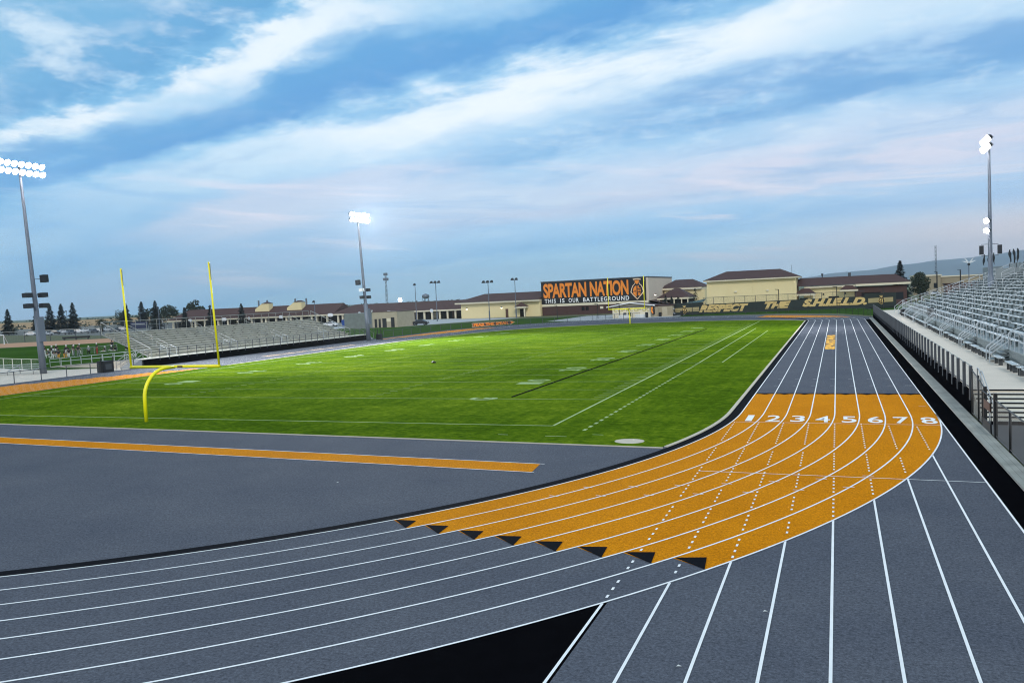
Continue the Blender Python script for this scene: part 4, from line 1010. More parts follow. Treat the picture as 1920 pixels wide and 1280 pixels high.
# ------------------------------------------------------------------ buildings
def hip(mb, x0, x1, y0, y1, ze, zr, ix0, ix1, over=0.0):
    x0 -= over; x1 += over; y0 -= over; y1 += over; ym = (y0 + y1) / 2
    vs = [(x0, y0, ze), (x1, y0, ze), (x1, y1, ze), (x0, y1, ze), (x0 + ix0, ym, zr), (x1 - ix1, ym, zr)]
    mb.add(vs, [(0, 1, 5, 4), (2, 3, 4, 5), (3, 0, 4), (1, 2, 5), (0, 3, 2, 1)])
    return mb
def lampw(parent, x, y, z):
    h = MB().box(x - 0.25, x + 0.25, y - 0.22, y, z + 0.0, z + 0.3).build('wall_lamp', M['lamp_house'], parent)
    MB().box(x - 0.2, x + 0.2, y - 0.20, y - 0.02, z - 0.32, z - 0.01).build('lens', M['wall_lamp_on'], h)
# tall gym
gy = thing('gymnasium', 'tall flat-roofed gymnasium with brown brick base behind the black banner', 'building', (0, 194, 0))
MB().box(-79.6, -46.4, 0, 36, 3.5, 10.15).build('wall', M['beige_grey'], gy)
MB().box(-79.55, -46.45, 0.06, 36, 0, 2.7).build('brick_base', M['brick'], gy)
MB().box(-79.7, -46.3, -0.06, 36.1, 2.72, 3.48).build('trim_band', M['trim'], gy)
MB().box(-79.75, -46.25, -0.12, 36.1, 10.16, 10.42).build('parapet_cap', M['steel_dark'], gy)
b_ = MB(); b_.add([(-46.35, -1.0, 3.45), (-46.35, 36, 3.45), (-41.0, 36, 2.3), (-41.0, -1.0, 2.3)], [(0, 1, 2, 3)]); b_.box(-46.3, -41.2, -0.8, 36, 2.0, 2.28)
b_.build('lean_to_roof', M['roof'], gy)
for y in (8, 24): lampw(gy, -46.12, y, 5.0)
for x in (-66.5, -65.2): MB().box(x - 0.45, x + 0.45, -0.03, 0.05, 1.2, 2.3).build('window', M['dark_in'], gy)
MB().box(-61.2, -60.2, -0.05, 0.04, 1.5, 2.2).build('sign_plate', M['trim'], gy)
bn = thing('wall_banner', 'black wall banner reading SPARTAN NATION in orange on the gymnasium', 'banner', (0, 193.85, 0))
MB().box(-79.6, -47.1, 0.0, 0.10, 3.5, 10.12).build('panel', M['banner_black'], bn)
for txt, x0, x1, z0, z1, m_, bo in (('SPARTAN', -78.9, -65.2, 5.25, 9.72, 'banner_orange', 0.035), ('NATION', -64.1, -52.3, 5.25, 9.72, 'banner_orange', 0.035)):
    b_ = MB(); put_text(b_, txt, (x0, -0.012, z0), (x1 - x0, 0, 0), (0, 0, z1 - z0), bold=bo, spacing=0.93); b_.build('lettering', M[m_], bn)
for txt, x0, x1 in (('THIS', -78.6, -75.0), ('IS', -73.6, -72.2), ('OUR', -70.9, -67.7), ('BATTLEGROUND', -66.3, -52.2)):
    b_ = MB(); put_text(b_, txt, (x0, -0.012, 3.75), (x1 - x0, 0, 0), (0, 0, 1.28), bold=0.02, spacing=1.25); b_.build('lettering', M['banner_white'], bn)
emblem(bn, (-51.9, 0.0, 3.75), (4.3, 0, 0), (0, 0, 6.2), M['banner_pale'], M['banner_black'], M['banner_orange'], 'LHS', (0, -1, 0))

# beige hall left of it
bh = thing('hall_building', 'beige stucco hall with brown hip roof and small entrance porch', 'building', (-1.9, 192.6, 0))
MB().box(-104.6, -77.75, 0, 16, 0, 4.6).build('wall', M['beige'], bh)
MB().box(-106.2, -77.74, -1.2, 16.8, 4.61, 5.15).build('fascia', M['trim'], bh)
rr = MB(); vs = [(-106.4, -1.4, 5.15), (-77.72, -1.4, 5.15), (-77.72, 17, 5.15), (-106.4, 17, 5.15), (-99.6, 7.8, 7.6), (-77.72, 7.8, 7.6)]
rr.add(vs, [(0, 1, 5, 4), (2, 3, 4, 5), (3, 0, 4), (1, 2, 5), (0, 3, 2, 1)]); rr.build('roof', M['roof'], bh)
for x in (-102.6, -90.6): lampw(bh, x, 0, 3.1)
d_ = MB().box(-89.3, -88.4, -0.06, 0, 0, 2.6).build('door', M['door'], bh)
MB().box(-88.55, -88.48, -0.12, -0.065, 1.1, 1.25).build('door_handle', M['rail'], d_)
MB().box(-84.5, -82.6, -0.04, 0.02, 0, 2.4).build('doorway', M['dark_in'], bh)
pr_ = MB(); pr_.box(-85.4, -81.6, -2.4, -0.02, 2.7, 3.2); pr_.build('porch_beam', M['trim'], bh)
hip(MB(), -85.5, -81.5, -2.5, -0.02, 3.2, 4.4, 1.9, 1.9).build('porch_roof', M['roof'], bh)
MB().box(-82.4, -82.0, -2.2, -1.8, 0, 2.7).build('porch_column', M['trim'], bh)
MB().box(-104.0, -92.5, -0.05, 0, 0.2, 2.1).build('wall_panel', M['concrete2'], bh) if False else None

# long low classroom wing
lg = thing('classroom_building', 'long low classroom wing with brown roof and open colonnade', 'building', (0, 200, 0))
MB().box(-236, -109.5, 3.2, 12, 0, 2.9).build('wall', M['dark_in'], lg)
for x0, x1, zr in ((-236, -160, 6.9), (-159.98, -106.5, 6.05)):
    f_ = MB().box(x0 - 0.3, x1 + 0.3, -0.5, 13, 2.62, 3.12).build('fascia', M['trim'], lg)
    r_ = MB(); r_.add([(x0 - 0.4, -0.6, 3.13), (x1 + 0.4, -0.6, 3.13), (x1 + 0.4, 13.2, 3.13), (x0 - 0.4, 13.2, 3.13), (x0 + 5, 6.3, zr), (x1 + 0.4, 6.3, zr)], [(0, 1, 5, 4), (2, 3, 4, 5), (3, 0, 4), (1, 2, 5), (0, 3, 2, 1)])
    r_.build('roof', M['roof'], lg)
x = -234.0; i = 0
while x < -110:
    MB().box(x - 0.28, x + 0.28, 0.0, 0.5, 0, 2.62).build('column', M['trim'], lg); x += (4.6, 4.6, 1.9)[i % 3] if x < -150 else 2.9; i += 1
for x in (-226, -214, -203, -192, -181, -170, -150, -141, -133, -122, -115): MB().box(x, x + 1.6, 3.14, 3.19, 0.3, 2.3).build('doorway', M['door'] if int(x) % 2 else M['stone_tan'], lg)
for xa, xb in ((-193.3, -190.2), (-178.8, -175.6)):
    MB().box(xa, xb, 3.0, 5.4, 4.6, 7.95).build('cupola', M['beige'], lg)
    w_ = MB(); w_.add([(xa - 3.3, 3.02, 6.0), (xa - 0.01, 3.02, 8.0), (xa - 0.01, 5.38, 8.0), (xa - 3.3, 5.38, 6.0), (xa - 3.3, 3.02, 5.0), (xa - 0.01, 3.02, 5.0), (xa - 0.01, 5.38, 5.0), (xa - 3.3, 5.38, 5.0)], [(0, 1, 2, 3), (4, 5, 1, 0), (6, 7, 3, 2), (7, 4, 0, 3), (5, 6, 2, 1)]); w_.build('cupola_ramp', M['beige'], lg)
    hip(MB(), xa - 0.2, xb + 0.2, 2.8, 5.6, 8.01, 8.55, 1.2, 1.2).build('cupola_roof', M['roof'], lg)
for x in (-200.5, -196.5, -183.5, -178.5): MB().tube([(x, 10.0, 4.0), (x, 10.0, 9.3)], 0.32, 6).build('roof_vent', M['galv_pole'], lg)

# block equipment building
bk = thing('block_building', 'small grey block building with tan end and dark doors', 'building', (0, 138, 0))
MB().box(-113.8, -105.4, 0, 9, 0, 3.85).build('grey_wall', M['stone'], bk)
MB().box(-105.38, -98.1, 0.0, 9, 0, 3.9).build('tan_wall', M['stone_tan'], bk)
MB().box(-105.4, -98.0, -0.08, 9.1, 3.92, 4.02).build('roof_edge', M['door'], bk)
for x0, x1, h in ((-104.7, -104.0, 2.2), (-103.5, -102.9, 2.2), (-102.4, -101.2, 2.3), (-99.9, -98.9, 2.5)):
    MB().box(x0, x1, -0.05, 0, 0.02, h).build('door', M['dark_door'], bk)
MB().box(-101.15, -100.0, -0.08, 0, 1.45, 2.25).build('notice_board', M['trim'], bk)
MB().tube([(-105.2, -0.3, 4.0), (-105.2, -0.3, 4.5)], [0.1, 0.28], 8).build('roof_light', M['white_metal'], bk)

# snack shed
sn = thing('snack_shed', 'small cream snack shed with white gable trim behind the far goal post', 'building', (0, 150.5, 0))
MB().box(-45.8, -36.4, 0, 7, 0, 2.35).build('wall', M['trim'], sn)
g_ = MB(); g_.add([(-45.8, -0.02, 2.36), (-36.4, -0.02, 2.36), (-36.4, -0.02, 2.80), (-41.3, -0.02, 3.45), (-45.8, -0.02, 2.80), (-45.8, 7, 2.36), (-36.4, 7, 2.36), (-36.4, 7, 2.8), (-41.3, 7, 3.45), (-45.8, 7, 2.8)], [(0, 1, 2, 3, 4), (9, 8, 7, 6, 5), (0, 5, 6, 1), (0, 4, 9, 5), (1, 6, 7, 2)]); g_.build('gable', M['stone_tan'], sn)
r_ = MB(); r_.add([(-47.0, -0.9, 2.72), (-41.3, -0.9, 3.6), (-41.3, 7.5, 3.6), (-47.0, 7.5, 2.72)], [(0, 1, 2, 3)]); r_.add([(-35.3, -0.9, 2.75), (-41.3, -0.9, 3.6), (-41.3, 7.5, 3.6), (-35.3, 7.5, 2.75)], [(3, 2, 1, 0)]); r_.build('roof', M['roof'], sn)
MB().beam((-47.05, -0.95, 2.66), (-41.3, -0.95, 3.55), 0.10, 0.2).build('gable_trim', M['banner_white'], sn)
MB().beam((-41.3, -0.95, 3.55), (-35.25, -0.95, 2.70), 0.10, 0.2).build('gable_trim', M['banner_white'], sn)
MB().box(-36.38, -31.4, 0.3, 6, 0, 2.45).build('side_wing', M['stone_tan'], sn)
MB().box(-36.3, -31.2, 0.1, 6.2, 2.46, 2.7).build('wing_roof', M['roof'], sn)
MB().box(-32.6, -31.45, 0.24, 0.3, 0.3, 2.1).build('wing_door', M['tan_plain'], sn)
random.seed(3)
gl = MB()
for i in range(9):               # worn gold glyphs, not readable at this distance
    x0 = -45.3 + i * 0.98
    gl.box(x0, x0 + 0.14, -0.05, -0.005, 1.45, 2.3)
    for _ in range(2):
        z = random.choice((1.45, 1.8, 2.16)); gl.box(x0 + 0.15, x0 + 0.62, -0.05, -0.005, z, z + 0.14)
    if i % 2: gl.box(x0 + 0.63, x0 + 0.77, -0.05, -0.005, 1.45, 2.3)
gl.build('wall_glyphs', mat('worn_yellow_print', (0.50, 0.42, 0.10), 0.8, var=0.3), sn)
MB().box(-45.4, -36.9, -0.03, -0.004, 2.44, 2.60).build('wall_stripe', M['leg_dark'], sn)
MB().box(-36.2, -35.6, 0.24, 0.29, 0.5, 2.2).build('wing_stencil', M['tan_plain'], sn); MB().box(-34.9, -33.9, 0.24, 0.29, 0.5, 2.2).build('wing_stencil', M['tan_plain'], sn)
MB().box(-43.1, -42.4, -0.05, -0.004, 0.3, 1.2).build('roll_door', M['steel_dark'], sn); MB().box(-42.0, -41.2, -0.05, -0.004, 0.3, 1.2).build('roll_door', M['steel_dark'], sn)
em = thing('hanging_emblem', 'orange and black helmet emblem hung on the snack shed corner', 'sign', (-36.3, 149.6, 0))
MB().plate([(0, 2.55), (0.9, 2.7), (1.0, 0.9), (0.75, 0.35), (0.0, 1.1)], (0, 0, 0), (1, 0, 0), (0, 0, 1), 0.06).build('panel', M['banner_black'], em)
MB().plate([(0.1, 2.3), (0.45, 2.4), (0.6, 1.7), (0.35, 1.9), (0.6, 0.9), (0.5, 0.7), (0.1, 1.2)], (0, -0.02, 0), (1, 0, 0), (0, 0, 1), 0.02).build('emblem_face', M['banner_orange'], em)
for i, (x, y, lab) in enumerate(((-41.9, 146.6, 'white folding counter in front of the snack shed, nearer its left corner'), (-38.2, 147.6, 'white folding counter under the far goal post crossbar, right of the post'))):
    t = thing('serving_table', lab, 'table', (x, y, 0))
    MB().box(-1.3, 1.3, -0.4, 0.4, 0.70, 0.76).build('tabletop', M['white_metal'], t)
    MB().box(-1.28, 1.28, -0.39, -0.37, 0.08, 0.70).build('table_skirt', M['white_cloth'], t)
    for sx_ in (-1.2, 1.2): MB().box(sx_ - 0.03, sx_ + 0.03, -0.35, 0.35, 0, 0.70).build('leg', M['leg_dark'], t)
bin_(-36.6, 146.6, 0, 'black bin beside the white counter at the snack shed', 0.38, 1.25)
bin_(-29.3, 151.0, 0, 'black bin at the left end of the lettered windscreen', 0.36, 1.1)
bin_(-34.2, 150.2, 0, 'black bin with a tall lid before the dark cypresses', 0.34, 1.0)
# dark parked utility cart
uc = thing('utility_cart', 'small dark utility cart parked beside the lettered windscreen', 'cart', (-32.0, 151.8, 0))
MB().box(-1.0, 1.0, -0.6, 0.6, 0.35, 0.85).build('body', M['car_grey'], uc)
MB().box(-0.9, 0.9, -0.6, 0.6, 1.65, 1.72).build('canopy', M['white_metal'], uc)
for sx_ in (-0.85, 0.85):
    for sy in (-0.55, 0.55):
        MB().tube([(sx_, sy, 0.85), (sx_, sy, 1.65)], 0.03, 6).build('canopy_post', M['steel_dark'], uc)
        MB().tube([(sx_ * 0.8, sy - 0.08, 0.28), (sx_ * 0.8, sy + 0.08, 0.28)], 0.28, 10).build('wheel', M['tyre'], uc)
MB().box(-0.5, 0.2, -0.5, 0.5, 0.86, 1.25).build('seat', M['leg_dark'], uc)

# auditorium
au = thing('auditorium', 'big beige auditorium with brown hip roof behind the windscreen', 'building', (0, 180, 0))
MB().box(-27.6, -5.2, 0, 14, 0, 7.75).build('wall', M['beige'], au)
for x0, x1 in ((-27.65, -26.9), (-22.6, -22.1), (-15.9, -15.4), (-10.3, -9.8), (-5.9, -5.15)): MB().box(x0, x1, -0.10, 0, 0, 7.3).build('pilaster', M['beige'], au)
MB().box(-27.65, -5.15, -0.14, 0, 7.3, 7.74).build('frieze', M['beige'], au)
MB().box(-28.4, -4.3, -0.9, 14.9, 7.76, 8.12).build('fascia', M['trim'], au)
hip(MB(), -28.5, -4.2, -1.0, 15, 8.12, 10.4, 5.2, 5.2).build('roof', M['roof'], au)
for x in (-20.2, -12.2): MB().box(x - 0.3, x + 0.3, -0.3, 0, 4.7, 5.1).build('wall_lamp', M['trim'], au)
MB().tube([(-6.5, 7, 8.6), (-6.5, 7, 11.2)], 0.05, 6).build('roof_mast', M['galv_pole'], au)
# classrooms between gym and auditorium
cl = thing('school_block', 'brown-roofed school block with two roof levels between gymnasium and auditorium', 'building', (0, 215, 0))
MB().box(-46, -33.5, 0, 18, 0, 6.0).build('wall', M['beige'], cl)
hip(MB(), -47.5, -34.0, -1, 19, 6.7, 9.3, 3.5, 4.5).build('roof', M['roof'], cl)
MB().box(-47.2, -34.3, -0.9, 18.5, 6.1, 6.69).build('fascia', M['trim'], cl)
MB().box(-43.5, -36.5, -14.5, -1.2, 0, 3.3).build('portico_wall', M['dark_in'], cl)
hip(MB(), -45.4, -35.6, -15.5, -1.1, 3.85, 6.6, 4.2, 4.2).build('portico_roof', M['roof'], cl)
MB().box(-45.2, -35.8, -15.4, -1.1, 3.31, 3.84).build('portico_fascia', M['trim'], cl)
for x in (-44.6, -42.4, -40.2, -38.0, -36.2): MB().box(x - 0.15, x + 0.15, -15.2, -14.9, 0, 3.3).build('column', M['trim'], cl)
# low wing right of the auditorium
lw = thing('low_wing', 'low beige and brick wing with stepped brown roofs behind the windscreen', 'building', (0, 185, 0))
MB().box(-3.6, 8.6, 0, 12, 0, 4.9).build('wall', M['beige'], lw)
MB().box(8.62, 20.6, -0.2, 12, 0, 4.7).build('brick_wall', M['brick'], lw)
MB().box(-3.4, 8.8, -0.8, 12.5, 4.91, 5.35).build('fascia', M['trim'], lw); MB().box(8.85, 21.4, -1.0, 12.5, 4.95, 5.5).build('fascia', M['trim'], lw)
hip(MB(), -8.0, 21.6, -1.1, 13, 5.5, 7.6, 3.4, 3.2).build('roof', M['roof'], lw)
hip(MB(), -5.6, -0.6, -4.2, -0.85, 3.6, 4.9, 1.6, 1.6).build('porch_roof', M['roof'], lw)
MB().box(-5.5, -0.7, -4.1, -0.9, 3.1, 3.59).build('porch_fascia', M['trim'], lw)
MB().box(-1.2, -0.9, -4.0, -3.7, 0, 3.1).build('porch_column', M['trim'], lw)
hip(MB(), 5.0, 9.5, -2.6, -0.85, 4.2, 5.2, 1.4, 1.4).build('entry_roof', M['roof'], lw); MB().box(5.1, 9.4, -2.5, -0.9, 3.75, 4.19).build('entry_fascia', M['trim'], lw)
for x0, x1, z0, z1, m_ in ((2.4, 4.9, 1.2, 2.6, 'dark_in'), (-4.6, -2.6, 0.2, 2.4, 'dark_in'), (10.2, 14.6, 1.2, 3.2, 'dark_in'), (15.4, 19.8, 1.2, 3.0, 'glass')): MB().box(x0, x1, -0.26 if x0 > 8 else -0.06, -0.21 if x0 > 8 else 0, z0, z1).build('window', M[m_], lw)
for x in (1.2, 6.4): MB().box(x - 0.2, x + 0.2, -0.12, 0, 3.0, 3.4).build('wall_lamp', M['lamp_house'], lw)
MB().box(7.2, 7.9, 5.5, 6.5, 7.4, 8.5).build('roof_vent', M['steel_dark'], lw); MB().tube([(0.9, 6, 7.4), (0.9, 6, 8.6)], [0.05, 0.3], 8).build('roof_turbine', M['steel_dark'], lw)
# far low buildings on the right
for x0, x1, y0, y1, h, m_, lab in ((30.5, 39.5, 292, 305, 6.8, 'tan_plain', 'far tan flat-roofed building right of the dark round tree'), (40.5, 58, 300, 312, 6.2, 'tan_plain', 'far tan building with a stepped roof near the grandstand rail'), (38.6, 62, 268, 276, 3.6, 'rose_brick', 'far low rose brick building behind the grandstand rail')):
    t = thing('distant_building', lab, 'building', (0, 0, 0), 0, 'far low buildings beyond the school')
    MB().box(x0, x1, y0, y1, 0, h).build('wall', M[m_], t); MB().box(x0 - 0.3, x1 + 0.3, y0 - 0.3, y1 + 0.3, h + 0.01, h + 0.45).build('roof_edge', M['trim'] if m_ == 'tan_plain' else M['roof'], t)
    for k in range(3): MB().box(x0 + 1.5 + k * 2.6, x0 + 2.7 + k * 2.6, y0 - 0.06, y0, h * 0.35, h * 0.62).build('window', M['glass'], t)

# ------------------------------------------------------------------ trees
def conifer_mesh(seed, n=2600):
    rnd = random.Random(seed); mb = MB()
    for i in range(n):
        f = rnd.random() ** 1.35
        z = 0.07 + 0.92 * f; tier = 0.80 + 0.28 * math.sin(z * 38 + rnd.uniform(-0.6, 0.6))
        R = 0.245 * (1 - f) ** 0.85 * tier + 0.008
        a = rnd.uniform(0, 2 * PI); r = R * (rnd.uniform(0.15, 1.0) ** 0.5)
        c = Vector((r * math.cos(a), r * math.sin(a), z - 0.10 * r)); o = Vector((math.cos(a), math.sin(a), -0.45 + rnd.uniform(-0.3, 0.5)))
        sd_ = Vector((-math.sin(a), math.cos(a), rnd.uniform(-0.4, 0.4))); s = rnd.uniform(0.022, 0.05) * (1.15 - 0.6 * f)
        mb.add([c - sd_ * s * 0.55, c + sd_ * s * 0.55, c + o * s * 1.5 + sd_ * s * 0.15, c + o * s * 1.3 - sd_ * s * 0.25], [(0, 1, 2, 3)])
    return mb
def leaf_blob(seed, n=1600, squash=(1, 1, 1), clumps=14):
    rnd = random.Random(seed); mb = MB(); cs = []
    for _ in range(clumps):
        a = rnd.uniform(0, 2 * PI); u = rnd.uniform(-0.7, 1.0); q = math.sqrt(max(0, 1 - u * u)) * rnd.uniform(0.3, 0.75)
        cs.append((Vector((q * math.cos(a), q * math.sin(a), u * 0.62)), rnd.uniform(0.26, 0.44)))
    for _ in range(n):
        c0, r = rnd.choice(cs); d = Vector((rnd.gauss(0, 1), rnd.gauss(0, 1), rnd.gauss(0, 1))).normalized()
        c = c0 + d * r * rnd.uniform(0.6, 1.05); c = Vector((c.x * squash[0], c.y * squash[1], c.z * squash[2]))
        a = Vector((rnd.gauss(0, 1), rnd.gauss(0, 1), rnd.gauss(0, 1))).normalized(); b = a.orthogonal().normalized(); s = rnd.uniform(0.045, 0.10) * squash[0]
        mb.add([c - a * s, c + b * s * 0.7, c + a * s, c - b * s * 0.7], [(0, 1, 2, 3)])
    return mb
CON = [conifer_mesh(i) for i in range(4)]
protos = {}
def conifer(x, y, H, lab, grp, v):
    t = thing('conifer_tree', lab, 'tree', (x, y, 0), v * 1.3 + x, grp)
    if v not in protos:
        c = CON[v].build('crown', M['conifer'], t); k = MB().tube([(0, 0, 0), (0, 0, 0.5), (0, 0, 0.97)], [0.022, 0.014, 0.003], 7).build('trunk', M['bark'], t)
        protos[v] = (c.data, k.data)
    else:
        for nme, me in zip(('crown', 'trunk'), protos[v]):
            c = bpy.data.objects.new(nme, me); COL.objects.link(c); c.parent = t
    t.scale = (H, H, H); return t
for i, (x, y, H) in enumerate(((-318, 194, 11.0), (-378, 252, 10.5), (-356, 243, 13.6), (-338, 235, 13.0), (-345, 247, 13.6), (-301, 239, 11.8), (-317, 263, 12.6), (-322, 276.5, 13.0))):
    conifer(x, y, H, 'dark conifer beyond the infield dirt, %s counting from the lone one at the berm' % ORD[i], 'dark conifers beyond the practice field', i % 4)
for i, (x, y, H) in enumerate(((-247, 216, 9.5), (-224, 207, 8.6), (-209, 204, 8.4), (-197, 207, 9.0))):
    conifer(x * 0.93, y * 0.87, H * 0.93, 'thin dark conifer in front of the long brown roof, %s from the tall conifers' % ORD[i], 'thin conifers before the classroom wing', (i + 2) % 4)
conifer(22.5, 236, 12.0, 'dark conifer behind the low wing with its tip over the roof', 'trees behind the low wing', 1)
tr_ = thing('round_tree', 'dark round leafy tree between the low wing and the far car park', 'tree', (27.0, 226, 0), 0)
lb = leaf_blob(5, 2600, (3.3, 3.3, 4.0), 20).build('crown', M['leaf'], tr_); lb.location = (0, 0, 4.2)
tk = MB(); tk.tube([(0, 0, 0), (0.1, 0, 1.5), (0, 0.1, 3.4)], [0.26, 0.2, 0.14], 8)
for a in range(4): tk.tube([(0, 0, 2.0 + 0.3 * a), (1.4 * math.cos(a * 1.6), 1.4 * math.sin(a * 1.6), 4.0 + 0.3 * a)], [0.12, 0.04], 6)
tk.build('trunk', M['bark'], tr_)
def cyp(x, y, H, R, lab):
    t = thing('cypress_tree', lab, 'tree', (x, y, 0), 0, 'dark cypresses by the snack shed')
    rnd = random.Random(int(x * 10)); mb = MB()
    for _ in range(420):
        z = rnd.uniform(0.05, 1); r = R * (math.sin(PI * min(1, 0.12 + z * 0.88)) ** 0.6) * math.sqrt(rnd.random()); a = rnd.uniform(0, 2 * PI)
        c = Vector((r * math.cos(a), r * math.sin(a), z * H)); s = rnd.uniform(0.10, 0.22); b = Vector((-math.sin(a), math.cos(a), 0))
        mb.add([c - b * s * 0.5, c + b * s * 0.5, c + Vector((math.cos(a) * 0.3, math.sin(a) * 0.3, 1.3)) * s], [(0, 1, 2)])
    mb.build('crown', M['conifer'], t); MB().tube([(0, 0, 0), (0, 0, H * 0.8)], [0.09, 0.02], 6).build('trunk', M['bark'], t)
cyp(-35.6, 164, 4.7, 0.75, 'dark cypress against the beige end wall of the gymnasium'); cyp(-34.1, 164, 4.4, 0.7, 'dark cypress between two other cypresses by the snack shed'); cyp(-32.6, 165, 4.3, 0.8, 'dark cypress next to the green roofed shelter'); cyp(-29.8, 174, 6.2, 1.0, 'tall dark cypress against the corner of the auditorium')
# green-roofed shelter behind the screen
sh = thing('shelter', 'dark green roofed open shelter behind the left end of the windscreen', 'shelter', (-28.0, 160, 0))
MB().add([(-3.2, -1.5, 2.2), (2.6, -1.5, 3.0), (2.6, 3, 3.6), (-3.2, 3, 2.6), (-3.2, -1.5, 2.1), (2.6, -1.5, 2.9), (2.6, 3, 3.5), (-3.2, 3, 2.5)], [(0, 1, 2, 3), (7, 6, 5, 4), (0, 4, 5, 1), (1, 5, 6, 2), (2, 6, 7, 3), (3, 7, 4, 0)]).build('roof', M['green_metal'], sh)
for sx_, sy in ((-3, -1.3), (2.4, -1.3), (-3, 2.8), (2.4, 2.8), (0, -1.3)): MB().tube([(sx_, sy, 0), (sx_, sy, 2.5)], 0.07, 6).build('post', M['steel_dark'], sh)
# broadleaf trees left, behind the blue container
for i, (x, y, R, zc, lab) in enumerate(((-330, 292, 6.0, 6.5, 'dark green round tree behind the blue container'), (-352, 300, 5.0, 5.5, 'olive green round tree left of the blue container'), (-372, 300, 4.6, 5.0, 'low bushy tree at the edge of the far car park'), (-318, 300, 6.5, 7.5, 'tall round tree over the court lamp'), (-262, 192, 2.6, 2.6, 'small green bush tree beside the infield dirt corner'))):
    t = thing('broadleaf_tree', lab, 'tree', (x, y, 0), 0, 'leafy trees beyond the infield'); c = leaf_blob(20 + i, 900, (R, R, R * 0.95), 14).build('crown', M['leaf'], t); c.location = (0, 0, zc); MB().tube([(0, 0, 0), (0, 0, zc)], [0.3, 0.12], 6).build('trunk', M['bark'], t)

# distant wooded belt: no single tree can be told in it
rnd = random.Random(11); tl = MB()
def tuft(cx, cy, z, r, n):
    for _ in range(n):
        d = Vector((rnd.gauss(0, 1), rnd.gauss(0, 1), rnd.gauss(0, 1))).normalized() * rnd.random() ** 0.5; c = Vector((cx, cy, z)) + Vector((d.x * r * 1.1, d.y * r * 1.1, d.z * r * 0.5))
        if c.z < 0.2: c.z = 0.2
        a = Vector((rnd.gauss(0, 1), rnd.gauss(0, 1), rnd.gauss(0, 1))).normalized(); b = a.orthogonal().normalized(); s = r * rnd.uniform(0.07, 0.16)
        tl.add([c - a * s, c + b * s, c + a * s, c - b * s], [(0, 1, 2, 3)])
for i in range(520):
    az = math.radians(rnd.uniform(-62, 16)); D = rnd.uniform(520, 900) if az < math.radians(-40) else rnd.uniform(1100, 1900)
    h = rnd.uniform(3.0, 6.5) * (1.0 if D < 900 else 1.15)
    x, y = 4.5 + D * math.sin(az), -37 + D * math.cos(az); tuft(x, y, h * 0.5, h, 34); tuft(x + rnd.uniform(-9, 9), y, h * 0.3, h * 0.8, 16)
tag(tl.build('treeline', M['far_leaf']), kind='stuff')

# ------------------------------------------------------------------ hills and berm
def ridge(prof, base_y, depth, name, m, seed, rough, k=1.0):
    prof = [(a * k, b * k) for a, b in prof]; base_y *= k; depth *= k; rough *= k
    rnd = random.Random(seed); mb = MB(); nx = 140; ny = 10
    x0, x1 = prof[0][0], prof[-1][0]
    def hgt(x):
        for (a, ha), (b, hb) in zip(prof, prof[1:]):
            if a <= x <= b: f = (x - a) / (b - a); f = f * f * (3 - 2 * f); return ha + (hb - ha) * f
        return 0
    vs = []
    for j in range(ny + 1):
        g = j / ny
        for i in range(nx + 1):
            x = x0 + (x1 - x0) * i / nx; s = math.sin(g * PI / 2)
            z = hgt(x) * s + rough * (math.sin(i * 0.9 + j * 1.7) + 0.6 * math.sin(i * 2.3 + j) + rnd.uniform(-0.4, 0.4)) * s * (0.3 + 0.7 * (1 - g)) - 2 * (1 - s)
            vs.append((x, base_y + depth * g + 60 * math.sin(i * 0.35 + j), z))
    fs = [(j * (nx + 1) + i, j * (nx + 1) + i + 1, (j + 1) * (nx + 1) + i + 1, (j + 1) * (nx + 1) + i) for j in range(ny) for i in range(nx)]
    mb.add(vs, fs); return tag(mb.build(name, m, smooth=True), kind='structure')
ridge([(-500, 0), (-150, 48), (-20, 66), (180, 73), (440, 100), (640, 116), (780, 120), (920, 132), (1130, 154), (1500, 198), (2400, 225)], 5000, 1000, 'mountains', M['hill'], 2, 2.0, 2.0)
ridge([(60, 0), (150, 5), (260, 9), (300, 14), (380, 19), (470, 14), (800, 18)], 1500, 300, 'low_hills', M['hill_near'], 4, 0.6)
bm = MB(); bm.add([(-560, 240, 0), (-395, 395, 0), (-401, 402, 4.0), (-566, 248, 4.4), (-440, 440, 3.8), (-600, 280, 4.2)], [(0, 1, 2, 3), (3, 2, 4, 5)])
struct('dirt_berm', bm, M['berm'])

# ------------------------------------------------------------------ lights, masts and towers of the surroundings
def court_light(x, y, H, lab, heads):
    t = thing('court_light', lab, 'lamp post', (x, y, 0), 0, 'lamp posts round the courts')
    MB().tube([(0, 0, 0), (0, 0, 2.6), (0, 0, 2.61), (0, 0, H)], [0.22, 0.20, 0.13, 0.09], 8).build('pole', M['galv_pole'], t)
    for k in range(heads):
        o_ = (k - (heads - 1) / 2) * 1.25
        MB().beam((0, 0, H - 0.05), (o_, -0.3, H + 0.12), 0.08, 0.08).build('lamp_arm', M['galv_pole'], t)
        MB().add([(o_ - 0.5, -0.7, H - 0.35), (o_ + 0.5, -0.7, H - 0.35), (o_ + 0.3, -0.2, H + 0.35), (o_ - 0.3, -0.2, H + 0.35), (o_ - 0.45, -0.1, H - 0.35), (o_ + 0.45, -0.1, H - 0.35)], [(0, 1, 2, 3), (0, 4, 5, 1), (3, 2, 5, 4), (0, 3, 4), (1, 5, 2)]).build('lamp_head', M['lamp_house'], t)
court_light(-124.6, 196.0, 11.8, 'tall court lamp with one head before the brown roof, left of the three-headed one', 1)
court_light(-106.8, 176.5, 11.7, 'tall court lamp with three heads before the end of the brown roof', 3)
court_light(-86.4, 169.1, 10.8, 'tall court lamp with drooping heads before the beige hall', 3)
